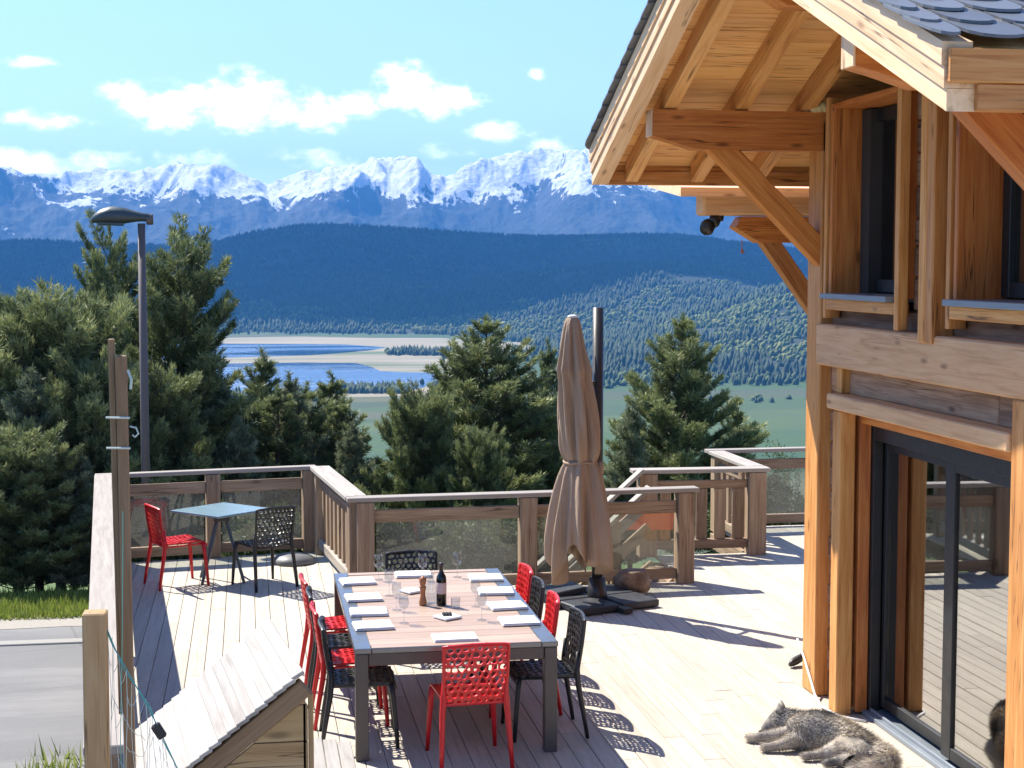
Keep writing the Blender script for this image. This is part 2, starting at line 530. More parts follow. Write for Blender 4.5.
# ------------------------------------------------------------------ mesh builder
class MB:
    def __init__(self):
        self.v, self.f, self.gc, self.rv = [], [], [], []

    def face(self, idx, gcs, rv):
        self.f.append(idx)
        self.gc.extend(gcs)
        self.rv.append(rv)

    def obox(self, c, ax, half, bev=.004, rv=None):
        """chamfered box: centre, three unit axes, half sizes; the grain runs along the longest"""
        rv = random.random() if rv is None else rv
        c = Vector(c)
        h = list(half)
        order = sorted(range(3), key=lambda i: -h[i])
        off = Vector((random.uniform(-50, 50), random.uniform(-50, 50), random.uniform(-50, 50)))
        b = min(bev, min(h) * .45)
        idx = {}
        loc = []
        base = len(self.v)
        for sx in (-1, 1):
            for sy in (-1, 1):
                for sz in (-1, 1):
                    s = (sx, sy, sz)
                    for k in range(3):
                        l = [s[i] * (h[i] - (0 if i == k else b)) for i in range(3)]
                        idx[(s, k)] = len(self.v)
                        self.v.append(tuple(c + ax[0] * l[0] + ax[1] * l[1] + ax[2] * l[2]))
                        loc.append(l)

        def g(i):
            l = loc[i - base]
            return (l[order[0]] + off.x, l[order[1]] + off.y, l[order[2]] + off.z)

        def add(ids, nrm):
            a = Vector(self.v[ids[0]])
            bb = Vector(self.v[ids[1]])
            cc = Vector(self.v[ids[2]])
            if (bb - a).cross(cc - a).dot(nrm) < 0:
                ids = ids[::-1]
            self.face(ids, [g(i) for i in ids], rv)
        for k in range(3):
            i, j = [q for q in range(3) if q != k]
            for s in (-1, 1):
                q = []
                for (a, bq) in ((-1, -1), (1, -1), (1, 1), (-1, 1)):
                    sg = [0, 0, 0]
                    sg[k] = s
                    sg[i] = a
                    sg[j] = bq
                    q.append(idx[(tuple(sg), k)])
                add(q, ax[k] * s)
        for k in range(3):            # edges parallel to axis k
            i, j = [q for q in range(3) if q != k]
            for si in (-1, 1):
                for sj in (-1, 1):
                    s0 = [0, 0, 0]
                    s0[i] = si
                    s0[j] = sj
                    s1 = list(s0)
                    s0[k] = -1
                    s1[k] = 1
                    s0, s1 = tuple(s0), tuple(s1)
                    add([idx[(s0, i)], idx[(s1, i)], idx[(s1, j)], idx[(s0, j)]], ax[i] * si + ax[j] * sj)
        for sx in (-1, 1):
            for sy in (-1, 1):
                for sz in (-1, 1):
                    s = (sx, sy, sz)
                    add([idx[(s, 0)], idx[(s, 1)], idx[(s, 2)]], ax[0] * sx + ax[1] * sy + ax[2] * sz)
        return self

    def box(self, x0, x1, y0, y1, z0, z1, bev=.004, rv=None):
        return self.obox(((x0 + x1) / 2, (y0 + y1) / 2, (z0 + z1) / 2), (Vector((1, 0, 0)), Vector((0, 1, 0)), Vector((0, 0, 1))),
                         (abs(x1 - x0) / 2, abs(y1 - y0) / 2, abs(z1 - z0) / 2), bev, rv)

    def beam(self, p0, p1, w, h, up=(0, 0, 1), bev=.005, rv=None):
        """bar from p0 to p1, h along up, w across"""
        p0, p1 = Vector(p0), Vector(p1)
        d = (p1 - p0).normalized()
        up = Vector(up)
        s = d.cross(up).normalized()
        u = s.cross(d)
        return self.obox((p0 + p1) / 2, (d, s, u), ((p1 - p0).length / 2, w / 2, h / 2), bev, rv)

    def prism(self, poly, ext, rv=None, axis=None):
        """polygon (3D points, flat) pushed along ext"""
        rv = random.random() if rv is None else rv
        P = [Vector(p) for p in poly]
        ext = Vector(ext)
        nrm = (P[1] - P[0]).cross(P[2] - P[0])
        if nrm.dot(ext) > 0:
            P = P[::-1]
        n = len(P)
        b = len(self.v)
        A = Vector(axis).normalized() if axis else (P[1] - P[0]).normalized()
        e = ext.normalized()
        S = A.cross(e)
        if S.length < .1:
            S = A.orthogonal()
            e = A.cross(S)
        S.normalize()
        off = Vector((random.uniform(-50, 50),) * 3)
        pts = P + [p + ext for p in P]
        for p in pts:
            self.v.append(tuple(p))
        gg = [(p.dot(A) + off.x, p.dot(S) + off.y, p.dot(e) + off.z) for p in pts]

        def add(ids):
            self.face([b + i for i in ids], [gg[i] for i in ids], rv)
        add(list(range(n)))
        add(list(range(2 * n - 1, n - 1, -1)))
        for i in range(n):
            j = (i + 1) % n
            add([j, i, n + i, n + j])
        return self

    def tube(self, pts, r, n=8, rv=None, cap=True):
        rv = random.random() if rv is None else rv
        P = [Vector(p) for p in pts]
        rr = r if isinstance(r, (list, tuple)) else [r] * len(P)
        b = len(self.v)
        prev = None
        L = 0
        off = random.uniform(-20, 20)
        gs = []
        for i, p in enumerate(P):
            d = (P[min(i + 1, len(P) - 1)] - P[max(i - 1, 0)]).normalized()
            if prev is None:
                s = d.orthogonal().normalized()
            else:
                s = (prev - d * prev.dot(d)).normalized()
            prev = s
            u = d.cross(s)
            if i:
                L += (p - P[i - 1]).length
            for k in range(n):
                a = 2 * math.pi * k / n
                o = s * math.cos(a) + u * math.sin(a)
                self.v.append(tuple(p + o * rr[i]))
                gs.append((L + off, math.cos(a) * rr[i], math.sin(a) * rr[i] + off))
        for i in range(len(P) - 1):
            for k in range(n):
                q = [i * n + k, i * n + (k + 1) % n, (i + 1) * n + (k + 1) % n, (i + 1) * n + k]
                self.face([b + x for x in q], [gs[x] for x in q], rv)
        if cap:
            q = list(range(n))[::-1]
            self.face([b + x for x in q], [gs[x] for x in q], rv)
            q = [(len(P) - 1) * n + k for k in range(n)]
            self.face([b + x for x in q], [gs[x] for x in q], rv)
        return self

    def lathe(self, prof, n=24, c=(0, 0, 0), rv=.5):
        """(radius, height) pairs turned about the vertical"""
        b = len(self.v)
        c = Vector(c)
        gs = []
        for (r, z) in prof:
            for k in range(n):
                a = 2 * math.pi * k / n
                self.v.append(tuple(c + Vector((r * math.cos(a), r * math.sin(a), z))))
                gs.append((z, r * math.cos(a), r * math.sin(a)))
        for i in range(len(prof) - 1):
            for k in range(n):
                q = [i * n + k, i * n + (k + 1) % n, (i + 1) * n + (k + 1) % n, (i + 1) * n + k]
                self.face([b + x for x in q], [gs[x] for x in q], rv)
        for row, rev in ((0, True), (len(prof) - 1, False)):
            if prof[row][0] > 1e-5:
                q = [row * n + k for k in range(n)]
                if rev:
                    q = q[::-1]
                self.face([b + x for x in q], [gs[x] for x in q], rv)
        return self

    def raw(self, verts, faces, rv=.5):
        b = len(self.v)
        self.v.extend([tuple(p) for p in verts])
        for i, f in enumerate(faces):
            r = rv[i] if isinstance(rv, (list, tuple, np.ndarray)) else rv
            self.face([b + k for k in f], [tuple(verts[k]) for k in f], r)
        return self

    def build(self, name, mat, parent=None, smooth=False):
        me = bpy.data.meshes.new(name)
        o = Vector((0, 0, 0))
        p = parent
        while p is not None:
            o = o + p.location
            p = p.parent
        vs = [(x - o.x, y - o.y, z - o.z) for x, y, z in self.v] if o.length > 0 else self.v
        me.from_pydata(vs, [], self.f)
        a = me.attributes.new('gc', 'FLOAT_VECTOR', 'CORNER')
        a.data.foreach_set('vector', np.array(self.gc, dtype=np.float32).ravel())
        a = me.attributes.new('rv', 'FLOAT', 'FACE')
        a.data.foreach_set('value', np.array(self.rv, dtype=np.float32))
        me.materials.append(mat)
        if smooth:
            me.shade_smooth()
        me.update()
        ob = bpy.data.objects.new(name, me)
        COL.objects.link(ob)
        if parent is not None:
            ob.parent = parent
        return ob


def tag(o, label=None, cat=None, group=None, kind=None):
    if label:
        o['label'] = label
    if cat:
        o['category'] = cat
    if group:
        o['group'] = group
    if kind:
        o['kind'] = kind
    return o


def thing(name, label, cat, loc=(0, 0, 0), rz=0., group=None):
    o = bpy.data.objects.new(name, None)
    o.empty_display_size = .2
    o.location = loc
    o.rotation_euler = (0, 0, rz)
    COL.objects.link(o)
    return tag(o, label, cat, group)


def copy_tree(o, parent=None):
    c = o.copy()
    COL.objects.link(c)
    c.parent = parent
    for ch in list(o.children):
        copy_tree(ch, c)
    return c


def fast_mesh(name, V, F, mat, rv=None, parent=None):
    """triangles or quads from arrays"""
    me = bpy.data.meshes.new(name)
    V = np.asarray(V, np.float32)
    F = np.asarray(F, np.int32)
    k = F.shape[1]
    me.vertices.add(len(V))
    me.vertices.foreach_set('co', V.ravel())
    me.loops.add(F.size)
    me.loops.foreach_set('vertex_index', F.ravel())
    me.polygons.add(len(F))
    me.polygons.foreach_set('loop_start', np.arange(0, F.size, k, dtype=np.int32))
    if rv is not None:
        a = me.attributes.new('rv', 'FLOAT', 'FACE')
        a.data.foreach_set('value', np.asarray(rv, np.float32))
    me.materials.append(mat)
    me.update(calc_edges=True)
    ob = bpy.data.objects.new(name, me)
    COL.objects.link(ob)
    if parent is not None:
        ob.parent = parent
    return ob


# ------------------------------------------------------------------ terrain
FLOOR = -150.0


def sstep(a, b, x):
    t = min(1., max(0., (x - a) / (b - a)))
    return t * t * (3 - 2 * t)


def ground_z(x, y):
    r = math.hypot(x, y)
    az = math.atan2(x, y)
    if r < 1:
        return -.7
    fwd = sstep(-.25, .55, math.cos(az)) if r > 40 else 1.
    d = max(0., y - 19.6) if r < 60 else max(0., r - 19.6)
    if d <= 0:
        return -.7
    z = -.7 - .19 * d
    k = 18.
    lim = FLOOR
    if z < lim + 40:
        u = (lim + 40 - z) / 40.
        z = lim + 40 * math.exp(-u)
    return -.7 + (z + .7) * fwd


azs = [R(a) for a in np.concatenate([np.arange(-180, -30, 6), np.arange(-30, 42, .6), np.arange(42, 180, 6)])]
rs = [0, 4, 8, 12, 16, 18, 19, 19.6, 20.2, 21, 22, 24, 27, 31, 36, 42, 50, 60] + list(np.geomspace(72, 15800, 44))
V, F = [], []
for r in rs:
    for a in azs:
        x, y = r * math.sin(a), r * math.cos(a)
        z = ground_z(x, y)
        if 120 < r < 900:
            z += 2.5 * mnoise.noise((x * .006, y * .006, 0)) * sstep(120, 300, r)
        V.append((x, y, z))
na = len(azs)
for i in range(len(rs) - 1):
    for k in range(na):
        k2 = (k + 1) % na
        F.append((i * na + k, (i + 1) * na + k, (i + 1) * na + k2, i * na + k2))
g = fast_mesh('ground', V, F, M['meadow'])
tag(g, 'green valley floor and rough grass slope below the terrace', 'ground', kind='structure')
g.data.shade_smooth()

# road beside the terrace, with the pale kerb line across it
mb = MB()
mb.raw([(-14, -4, -.69), (-1.0, -4, -.69), (-1.0, 18.15, -.69), (-14, 18.25, -.69)], [(0, 1, 2, 3)])
o = mb.build('road', M['asphalt'])
tag(o, 'grey asphalt road left of the terrace', 'road', kind='structure')
mb = MB()
vx = np.linspace(-14, -1.1, 60)
lo = [(x, 17.72 + .10 * mnoise.noise((x * 1.7, 0, 0)), -.686) for x in vx]
hi = [(x, 18.30 + .16 * mnoise.noise((x * 2.1, 3, 0)), -.686) for x in vx]
mb.raw(lo + hi, [(i, i + 1, 61 + i, 60 + i) for i in range(59)])
t = NT('road_grit')
t.base(t.mix(t.noise(t.pos(), 25, 4), (.20, .18, .15), (.36, .33, .28)))
t.set(Roughness=.9)
o = mb.build('verge', t.m)
tag(o, 'pale gritty strip between road and grass', 'verge', kind='structure')
ky = on_z(40, 643, -.69).y
mb = MB()
mb.box(-14, -1.2, ky - .09, ky + .09, -.72, -.672, .008)
o = mb.build('kerb', M['kerb'])
tag(o, 'pale stone kerb line across the asphalt', 'kerb', kind='structure')


mb = MB()  # pale ground added out of view, bounces warm light up to the eaves
mb.raw([(-.95, -40, -.684), (40, -40, -.684), (40, 4.3, -.684), (-.95, 4.3, -.684)], [(0, 1, 2, 3)])
t = NT('bounce_gravel')
n = t.noise(t.pos(), 60, 3)
t.base(t.mix(n, (.36, .30, .235), (.56, .49, .40)))
t.set(Roughness=.9)
t.bump(n, .5, .01)
o = mb.build('bounce_ground', t.m)
tag(o, 'unseen pale gravel sheet added below and behind the viewer to bounce warm light', 'ground', kind='structure')


def sheet(name, pix, z, mat, label, cat):
    pts = [on_z(x, y, FLOOR + z) for x, y in pix]
    P = [(p.x, p.y, FLOOR + z) for p in pts]
    me = bpy.data.meshes.new(name)
    bm = bmesh.new()
    vs = [bm.verts.new(p) for p in P]
    f = bm.faces.new(vs)
    f.normal_update()
    if f.normal.z < 0:
        f.normal_flip()
    bmesh.ops.triangulate(bm, faces=bm.faces[:])
    bm.to_mesh(me)
    bm.free()
    me.materials.append(mat)
    o = bpy.data.objects.new(name, me)
    COL.objects.link(o)
    return tag(o, label, cat, kind='structure')


sheet('sand', [(-260, 396), (-200, 337), (60, 337), (215, 338), (300, 336.5), (372, 338), (440, 338), (500, 342), (560, 343), (560, 352), (470, 359), (452, 368), (452, 380), (436, 391), (420, 396), (300, 398), (100, 402)],
      .3, M['sand'], 'pale sandy shore around the lake', 'shore')
sheet('water', [(-240, 352), (-180, 343), (150, 342), (215, 343.5), (290, 344), (345, 344.5), (386, 347), (372, 350), (345, 352.5), (310, 355), (262, 356.5), (200, 358.5), (60, 361), (-120, 361)],
      .6, M['water'], 'far blue arm of the lake beyond the sandbank', 'lake')
sheet('water', [(-240, 394), (-200, 366), (60, 364), (220, 363.5), (300, 362.5), (356, 363), (372, 367), (380, 371), (412, 372.5), (446, 372.5), (444, 377), (432, 381), (424, 387), (405, 391.5), (350, 393), (250, 396), (80, 399)],
      .6, M['water'], 'near blue arm of the lake below the sandbank', 'lake')

# forested hills: an outline of bearings, at a real distance
ridge_px = [(-900, 225), (-500, 250), (-200, 238), (0, 243), (40, 242), (75, 244), (120, 246), (190, 247), (215, 243), (250, 234), (300, 228), (330, 227), (380, 229), (420, 232), (470, 235), (520, 237), (560, 238),
            (620, 238), (680, 237), (705, 239), (730, 243), (770, 247), (810, 252), (900, 250), (1050, 240), (1300, 235), (1700, 245), (2200, 235)]
RZ = sorted([bearing(x, y) for x, y in ridge_px])
base_px = [(-900, 335), (-200, 333), (100, 333), (300, 333), (440, 335), (520, 343), (570, 360), (610, 379), (700, 379), (800, 380), (1000, 382), (1700, 384)]
BZ = sorted([bearing(x, y) for x, y in base_px])
nose_px = [(440, 333), (520, 345), (600, 338), (650, 322), (700, 311), (750, 300), (800, 290), (860, 276), (940, 268), (1100, 262), (1700, 262)]
NZ = sorted([bearing(x, y) for x, y in nose_px])


def interp(T, a):
    return float(np.interp(a, [q[0] for q in T], [q[1] for q in T]))


R_RIDGE = 6800.


def hill_z(a, r):
    rb = (FLOOR - EYE) / interp(BZ, a)
    top = EYE + R_RIDGE * interp(RZ, a)
    u = (r - rb) / (R_RIDGE - rb)
    if u <= 0:
        return FLOOR - 2.
    if u <= 1:
        s = .25 * u + .75 * (u * u * (3 - 2 * u))
        z = FLOOR + (top - FLOOR) * s
    else:
        z = top - (r - R_RIDGE) * .05
    x, y = r * math.sin(a), r * math.cos(a)
    w = math.sin(math.pi * min(1, max(0, u)))
    z += w * (70 * mnoise.noise((x * .0011, y * .0011, 3.)) + 28 * mnoise.noise((x * .003, y * .003, 7.)))
    # nearer spur on the right
    rc = 3300.
    nt = EYE + rc * interp(NZ, a)
    amp = max(0., nt - FLOOR) * sstep(bearing(480, 264)[0], bearing(640, 264)[0], a)
    if r > rb:
        q = (r - rc) / (rc - rb + 1) if r < rc else (r - rc) / 1100.
        bump = FLOOR + amp * math.exp(-2.2 * q * q) - (2 if amp < 1 else 0)
        bump += 14 * mnoise.noise((x * .004, y * .004, 1.)) * sstep(0, 80, bump - FLOOR)
        z = max(z, bump)
    z = FLOOR - 2 + (z - FLOOR + 2) * sstep(0, 60, r - rb) if r > rb else FLOOR - 2
    return z


hz_az = [R(a) for a in np.arange(-34, 48, .25)]
hz_r = list(np.linspace(1950, 7600, 130))
V = []
F = []
for r in hz_r:
    for a in hz_az:
        V.append((r * math.sin(a), r * math.cos(a), hill_z(a, r)))
na = len(hz_az)
for i in range(len(hz_r) - 1):
    for k in range(na - 1):
        F.append((i * na + k, (i + 1) * na + k, (i + 1) * na + k + 1, i * na + k + 1))
g = fast_mesh('hills', V, F, M['forest_floor'])
g.data.shade_smooth()
tag(g, 'dark forested hills across the valley', 'hills', kind='structure')

# ---- far conifers and broadleaf patches on the hills and valley floor


def cones(P, H, Wd, rv, name, mat, label, cat, blob=False):
    n = len(P)
    P = np.asarray(P)
    H = np.asarray(H)
    Wd = np.asarray(Wd)
    k = 5
    ang = rng.uniform(0, 6.28, n)
    if blob:
        rings = [(.35, .12), (.5, .45), (.34, .8)]
    else:
        rings = [(.5, .05), (.36, .45)]
    VV = []
    for (rr, zz) in rings:
        for q in range(k):
            a = ang + 2 * math.pi * q / k
            jit = rng.uniform(.75, 1.25, n)
            VV.append(np.stack([P[:, 0] + np.cos(a) * Wd * rr * jit, P[:, 1] + np.sin(a) * Wd * rr * jit, P[:, 2] + H * zz], 1))
    VV.append(P + np.stack([np.zeros(n), np.zeros(n), H], 1))
    nv = len(VV)
    V = np.stack(VV, 1).reshape(-1, 3)
    tri = []
    nr = len(rings)
    for ri in range(nr - 1):
        for q in range(k):
            a, b = ri * k + q, ri * k + (q + 1) % k
            c, d = a + k, b + k
            tri += [(a, b, d), (a, d, c)]
    for q in range(k):
        tri.append(((nr - 1) * k + q, (nr - 1) * k + (q + 1) % k, nv - 1))
    tri = np.array(tri)
    F = (np.arange(n)[:, None, None] * nv + tri[None]).reshape(-1, 3)
    rvf = np.repeat(np.asarray(rv), len(tri))
    o = fast_mesh(name, V, F, mat, rvf)
    return tag(o, label, cat, kind='stuff')


P, H, Wd, rvv = [], [], [], []
Q, HQ, WQ, rq = [], [], [], []
a0, a1 = R(-13), R(31)
cnt = 0
while cnt < 60000:
    a = random.uniform(a0, a1)
    r = math.sqrt(random.uniform(1950 ** 2, 7000 ** 2)) if random.random() < .8 else random.uniform(1950, 4400)
    if r > 5200 and random.random() < .35:
        continue
    rb = (FLOOR - EYE) / interp(BZ, a)
    if r < rb + 15:
        continue
    cnt += 1
    z = hill_z(a, r)
    x, y = r * math.sin(a), r * math.cos(a)
    low = sstep(240, 20, z - FLOOR)
    pn = mnoise.noise((x * .0028, y * .0028, 11.)) + .4 * mnoise.noise((x * .011, y * .011, 4.))
    if pn > .46 - .30 * low + .12 * (r > 4500):
        Q.append((x, y, z - 1))
        HQ.append(random.uniform(5, 13))
        WQ.append(random.uniform(4.5, 11))
        rq.append(min(1, max(0, random.gauss(.5, .28))))
    else:
        if mnoise.noise((x * .0045, y * .0045, 21.)) > .48:
            continue
        P.append((x, y, z - 1))
        hh_ = 7 + 15 * random.random() ** 1.6
        H.append(hh_)
        Wd.append(hh_ * random.uniform(.42, .68))
        rvv.append(min(1, max(0, random.gauss(.4, .22) + .7 * mnoise.noise((x * .0016, y * .0016, 2.)))))
# wooded strips by the lake, hedges in the fields (bearing box, distance box)


def strip(px0, px1, py0, py1, n, hmin, hmax, dec=.2):
    for _ in range(n):
        p = on_z(random.uniform(px0, px1), random.uniform(py0, py1), FLOOR)
        (Q if random.random() < dec else P).append((p.x, p.y, FLOOR))
        if len(Q) > len(HQ):
            HQ.append(random.uniform(hmin, hmax) * .8)
            WQ.append(random.uniform(6, 10))
            rq.append(random.uniform(0, .7))
        else:
            H.append(random.uniform(hmin, hmax))
            Wd.append(random.uniform(5, 8))
            rvv.append(random.uniform(.1, .8))


strip(386, 446, 352.5, 356, 150, 9, 16, .1)
strip(330, 408, 388, 394, 220, 7, 12, .15)
strip(0, 330, 392, 402, 240, 7, 12, .2)
strip(440, 620, 350, 362, 260, 10, 18, .2)
strip(560, 830, 374, 386, 420, 8, 16, .35)
strip(420, 640, 384, 389, 90, 6, 11, .3)
strip(605, 820, 398, 403, 26, 4, 8, .5)
strip(-100, 440, 330, 335, 300, 10, 18, .2)
cones(P, H, Wd, rvv, 'forest', M['far_conifer'], 'dense dark conifer forest on the far hillsides', 'forest')
cones(Q, HQ, WQ, rq, 'deciduous_wood', M['far_leaf'], 'yellow green broadleaf woods scattered through the far conifers', 'forest', True)

# ---- snow mountains
crest_px = [(-1000, 160), (-600, 175), (-300, 150), (-150, 172), (-60, 160), (0, 166), (25, 172), (48, 174), (75, 170), (105, 168), (135, 172), (165, 165), (185, 160), (205, 164), (228, 168), (250, 176), (268, 184), (285, 178),
            (300, 172), (330, 167), (355, 164), (385, 158), (405, 154), (418, 158), (430, 172), (446, 176), (460, 168), (480, 160), (500, 155), (520, 150), (545, 151), (575, 147), (590, 148), (610, 158), (640, 170),
            (670, 178), (700, 186), (730, 196), (770, 205), (830, 200), (950, 190), (1100, 170), (1300, 185), (1600, 165), (2000, 185)]
CZ = sorted([bearing(x, y) for x, y in crest_px])
m_az = np.radians(np.concatenate([np.arange(-28, -11, .3), np.arange(-11, 24, .055), np.arange(24, 44, .3)]))
m_r = np.linspace(9300, 14600, 170)
R0, RC = 9300., 13400.
Z = np.zeros((len(m_r), len(m_az)))
for i, r in enumerate(m_r):
    u = (r - R0) / (RC - R0)
    env = max(0., u) ** 1.25 if u < 1 else 1 - (u - 1) * 1.2
    for k, a in enumerate(m_az):
        x, y = r * math.sin(a), r * math.cos(a)
        wx = 260 * mnoise.noise((x * .0011, y * .0011, 9.))
        rid = mnoise.ridged_multi_fractal(((x + wx) * .00060, (y + wx) * .00030, 2.3), 1.05, 2.15, 8, 1., 2.)
        rid2 = mnoise.fractal((x * .0026, y * .0016, 5.), .9, 2.1, 5)
        Z[i, k] = env * (.34 + .40 * rid) + .06 * rid2 * max(0, min(1, u * 2))
ang = Z / m_r[:, None]
mxa = ang.max(0)
kern = np.hanning(31)
kern /= kern.sum()
mxs = np.convolve(np.pad(mxa, 15, mode='edge'), kern, 'valid')
mxa = .3 * mxa + .7 * mxs
for k, a in enumerate(m_az):
    T = interp(CZ, a)
    base = FLOOR - 20
    Z[:, k] = base + Z[:, k] * (T + (EYE - base) / RC) / mxa[k]
V = []
for i, r in enumerate(m_r):
    for k, a in enumerate(m_az):
        V.append((r * math.sin(a), r * math.cos(a), Z[i, k]))
na = len(m_az)
F = []
for i in range(len(m_r) - 1):
    for k in range(na - 1):
        F.append((i * na + k, (i + 1) * na + k, (i + 1) * na + k + 1, i * na + k + 1))
g = fast_mesh('mountains', V, F, M['mountain'])
g.data.shade_smooth()
tag(g, 'blue snow streaked mountain range along the horizon', 'mountains', kind='structure')

# ---- haze: the air of the whole valley
mb = MB()
mb.raw([(sx * 16500, sy * 16500, z) for z in (-190, 1060) for sx, sy in ((-1, -1), (1, -1), (1, 1), (-1, 1))],
       [(3, 2, 1, 0), (4, 5, 6, 7), (0, 1, 5, 4), (1, 2, 6, 5), (2, 3, 7, 6), (3, 0, 4, 7)])
hm = bpy.data.materials.new('haze_air')
hm.use_nodes = True
ht = hm.node_tree
ht.nodes.clear()
pv = ht.nodes.new('ShaderNodeVolumePrincipled')
pv.inputs['Color'].default_value = (.11, .43, 1.0, 1)
pv.inputs['Density'].default_value = HAZE_DENSITY
oo = ht.nodes.new('ShaderNodeOutputMaterial')
ht.links.new(pv.outputs[0], oo.inputs['Volume'])
hz = mb.build('haze', hm)
tag(hz, 'thin blue haze filling the valley air', 'haze', kind='stuff')

# ---- unseen clouds high above the ridge, placed to shade the far forest
V, F, nvo = [], [], 0
ico = bmesh.new()
bmesh.ops.create_icosphere(ico, subdivisions=3, radius=1)
IV = [v.co.copy() for v in ico.verts]
IF = [tuple(v.index for v in f.verts) for f in ico.faces]
ico.free()
for (cx_, cy_, rx, ry) in ((-2300, 7900, 1500, 1050), (-500, 7700, 1500, 1150), (1000, 7900, 1200, 1000), (-1700, 6500, 1500, 480), (-200, 6350, 900, 330), (-1000, 5780, 1100, 330), (2300, 7300, 900, 700)):
    for v in IV:
        k = 1 + .75 * mnoise.fractal((v.x * 2.1 + cx_ * .01, v.y * 2.1, v.z * 1.6), .8, 2., 4)
        V.append((cx_ + v.x * rx * k, cy_ + v.y * ry * k, 2450 + (v.z * 420 * k if v.z > 0 else v.z * 120)))
    F += [tuple(i + nvo for i in f) for f in IF]
    nvo += len(IV)
t = NT('cloud_white')
t.base((.85, .86, .88))
t.set(Roughness=1.)
o = fast_mesh('clouds', V, F, t.m)
o.data.shade_smooth()
tag(o, 'white clouds out of view high over the forested ridge, placed to shade it', 'clouds', kind='stuff')

# ------------------------------------------------------------------ terrace deck
def deck_range(x):
    """how far the planks run at this x"""
    y0 = 4.5
    if x < 1.0:
        y1 = 17.68 + (x + 1.6) * .17
    elif x < 4.42:
        y1 = 15.72
    elif x < 5.7:
        y1 = 17.2
    else:
        y1 = 18.95
    if x < -.42:                       # left edge runs askew
        yl = 7.6 + (-.68 - x) / .0847
        y0 = max(y0, yl)
    return y0, y1


mb = MB()
pw = .138
x = -1.62
while x < 9.2:
    xa, xb = x + .0022, x + pw - .0022
    ya, yb = deck_range((xa + xb) / 2)
    if x > 4.25:
        ya = max(ya, 11.65) if x > 5.0 else max(ya, 8.)
        if x > 4.6:
            ya = max(ya, 11.66)
    y = ya
    first = True
    while y < yb - .05:
        L = random.uniform(2.2, 4.6) if not first else random.uniform(1., 4.)
        first = False
        ye = min(y + L, yb)
        if yb - ye < .5:
            ye = yb
        dz = random.uniform(-.0015, .0015)
        mb.box(xa, xb, y + .002, ye - .002, -.03 + dz, dz, .003)
        y = ye
    x += pw
o = mb.build('deck', M['deck'])
tag(o, 'sunlit weathered plank deck of the terrace', 'deck', kind='structure')
mb = MB()
mb.prism([(-1.62, 17.6, -.06), (-.62, 5.2, -.06), (4.3, 5.2, -.06), (4.3, 15.6, -.06), (.95, 15.6, -.06), (.7, 18., -.06)], (0, 0, -.18))
mb.box(4.3, 5.6, 11.7, 17.1, -.24, -.06)
mb.box(5.6, 9.2, 11.7, 18.9, -.24, -.06)
o = mb.build('deck_substructure', M['rail_wood'])
tag(o, 'dark timber joists under the deck', 'deck', kind='structure')


# ------------------------------------------------------------------ railings
def railing(label, A, B, posts, fill, capw=.17, top=.98, post_s=.15, cap0=0., cap1=0., pick=None):
    A = Vector((*A, 0))
    B = Vector((*B, 0))
    L = (B - A).length
    d = (B - A).normalized()
    t = thing('deck_railing', label, 'railing', tuple((A + B) / 2), 0, 'wooden railings round the terrace')
    at = lambda s, z: A + d * s + Vector((0, 0, z))
    MB().beam(at(-cap0, top - .022), at(L + cap1, top - .022), capw, .044).build('cap_rail', M['rail_cap'], t)
    for s in posts:
        mb = MB()
        p = at(s, 0)
        mb.obox(p + Vector((0, 0, (top - .048) / 2)), (d, Vector((-d.y, d.x, 0)), Vector((0, 0, 1))), (post_s / 2, post_s / 2, (top - .05) / 2), .006)
        mb.build('post', M['rail_wood'], t)
    ps = sorted(posts)
    for s0, s1 in zip(ps[:-1], ps[1:]):
        a, b = s0 + post_s / 2 + .004, s1 - post_s / 2 - .004
        if fill == 'glass':
            MB().beam(at(a, .785), at(b, .785), .045, .125).build('mid_rail', M['rail_wood'], t)
            MB().beam(at(a, .10), at(b, .10), .06, .11).build('bottom_rail', M['rail_wood'], t)
            MB().beam(at(a + .02, .44), at(b - .02, .44), .008, .56, bev=.001).build('glass_panel', M['rail_glass'], t)
        elif fill == 'boards':
            for z0, z1 in ((.05, .435), (.52, .90)):
                mb = MB()
                mb.beam(at(a, (z0 * 3 + z1) / 4), at(b, (z0 * 3 + z1) / 4), .03, (z1 - z0) / 2 - .004)
                mb.beam(at(a, (z0 + z1 * 3) / 4), at(b, (z0 + z1 * 3) / 4), .03, (z1 - z0) / 2 - .004)
                mb.build('board_panel', M['rail_wood'], t)
        elif fill == 'pickets':
            n, w, mat = pick
            MB().beam(at(a, .80), at(b, .80), .05, .09).build('mid_rail', M['rail_wood'], t)
            MB().beam(at(a, .13), at(b, .13), .09, .10).build('bottom_rail', M[mat], t)
            for i in range(n):
                s = a + (b - a) * (i + .5) / n
                MB().obox(at(s, .465), (d, Vector((-d.y, d.x, 0)), Vector((0, 0, 1))), (w / 2, .018, .285), .004).build('picket', M['rail_wood'], t)
    return t


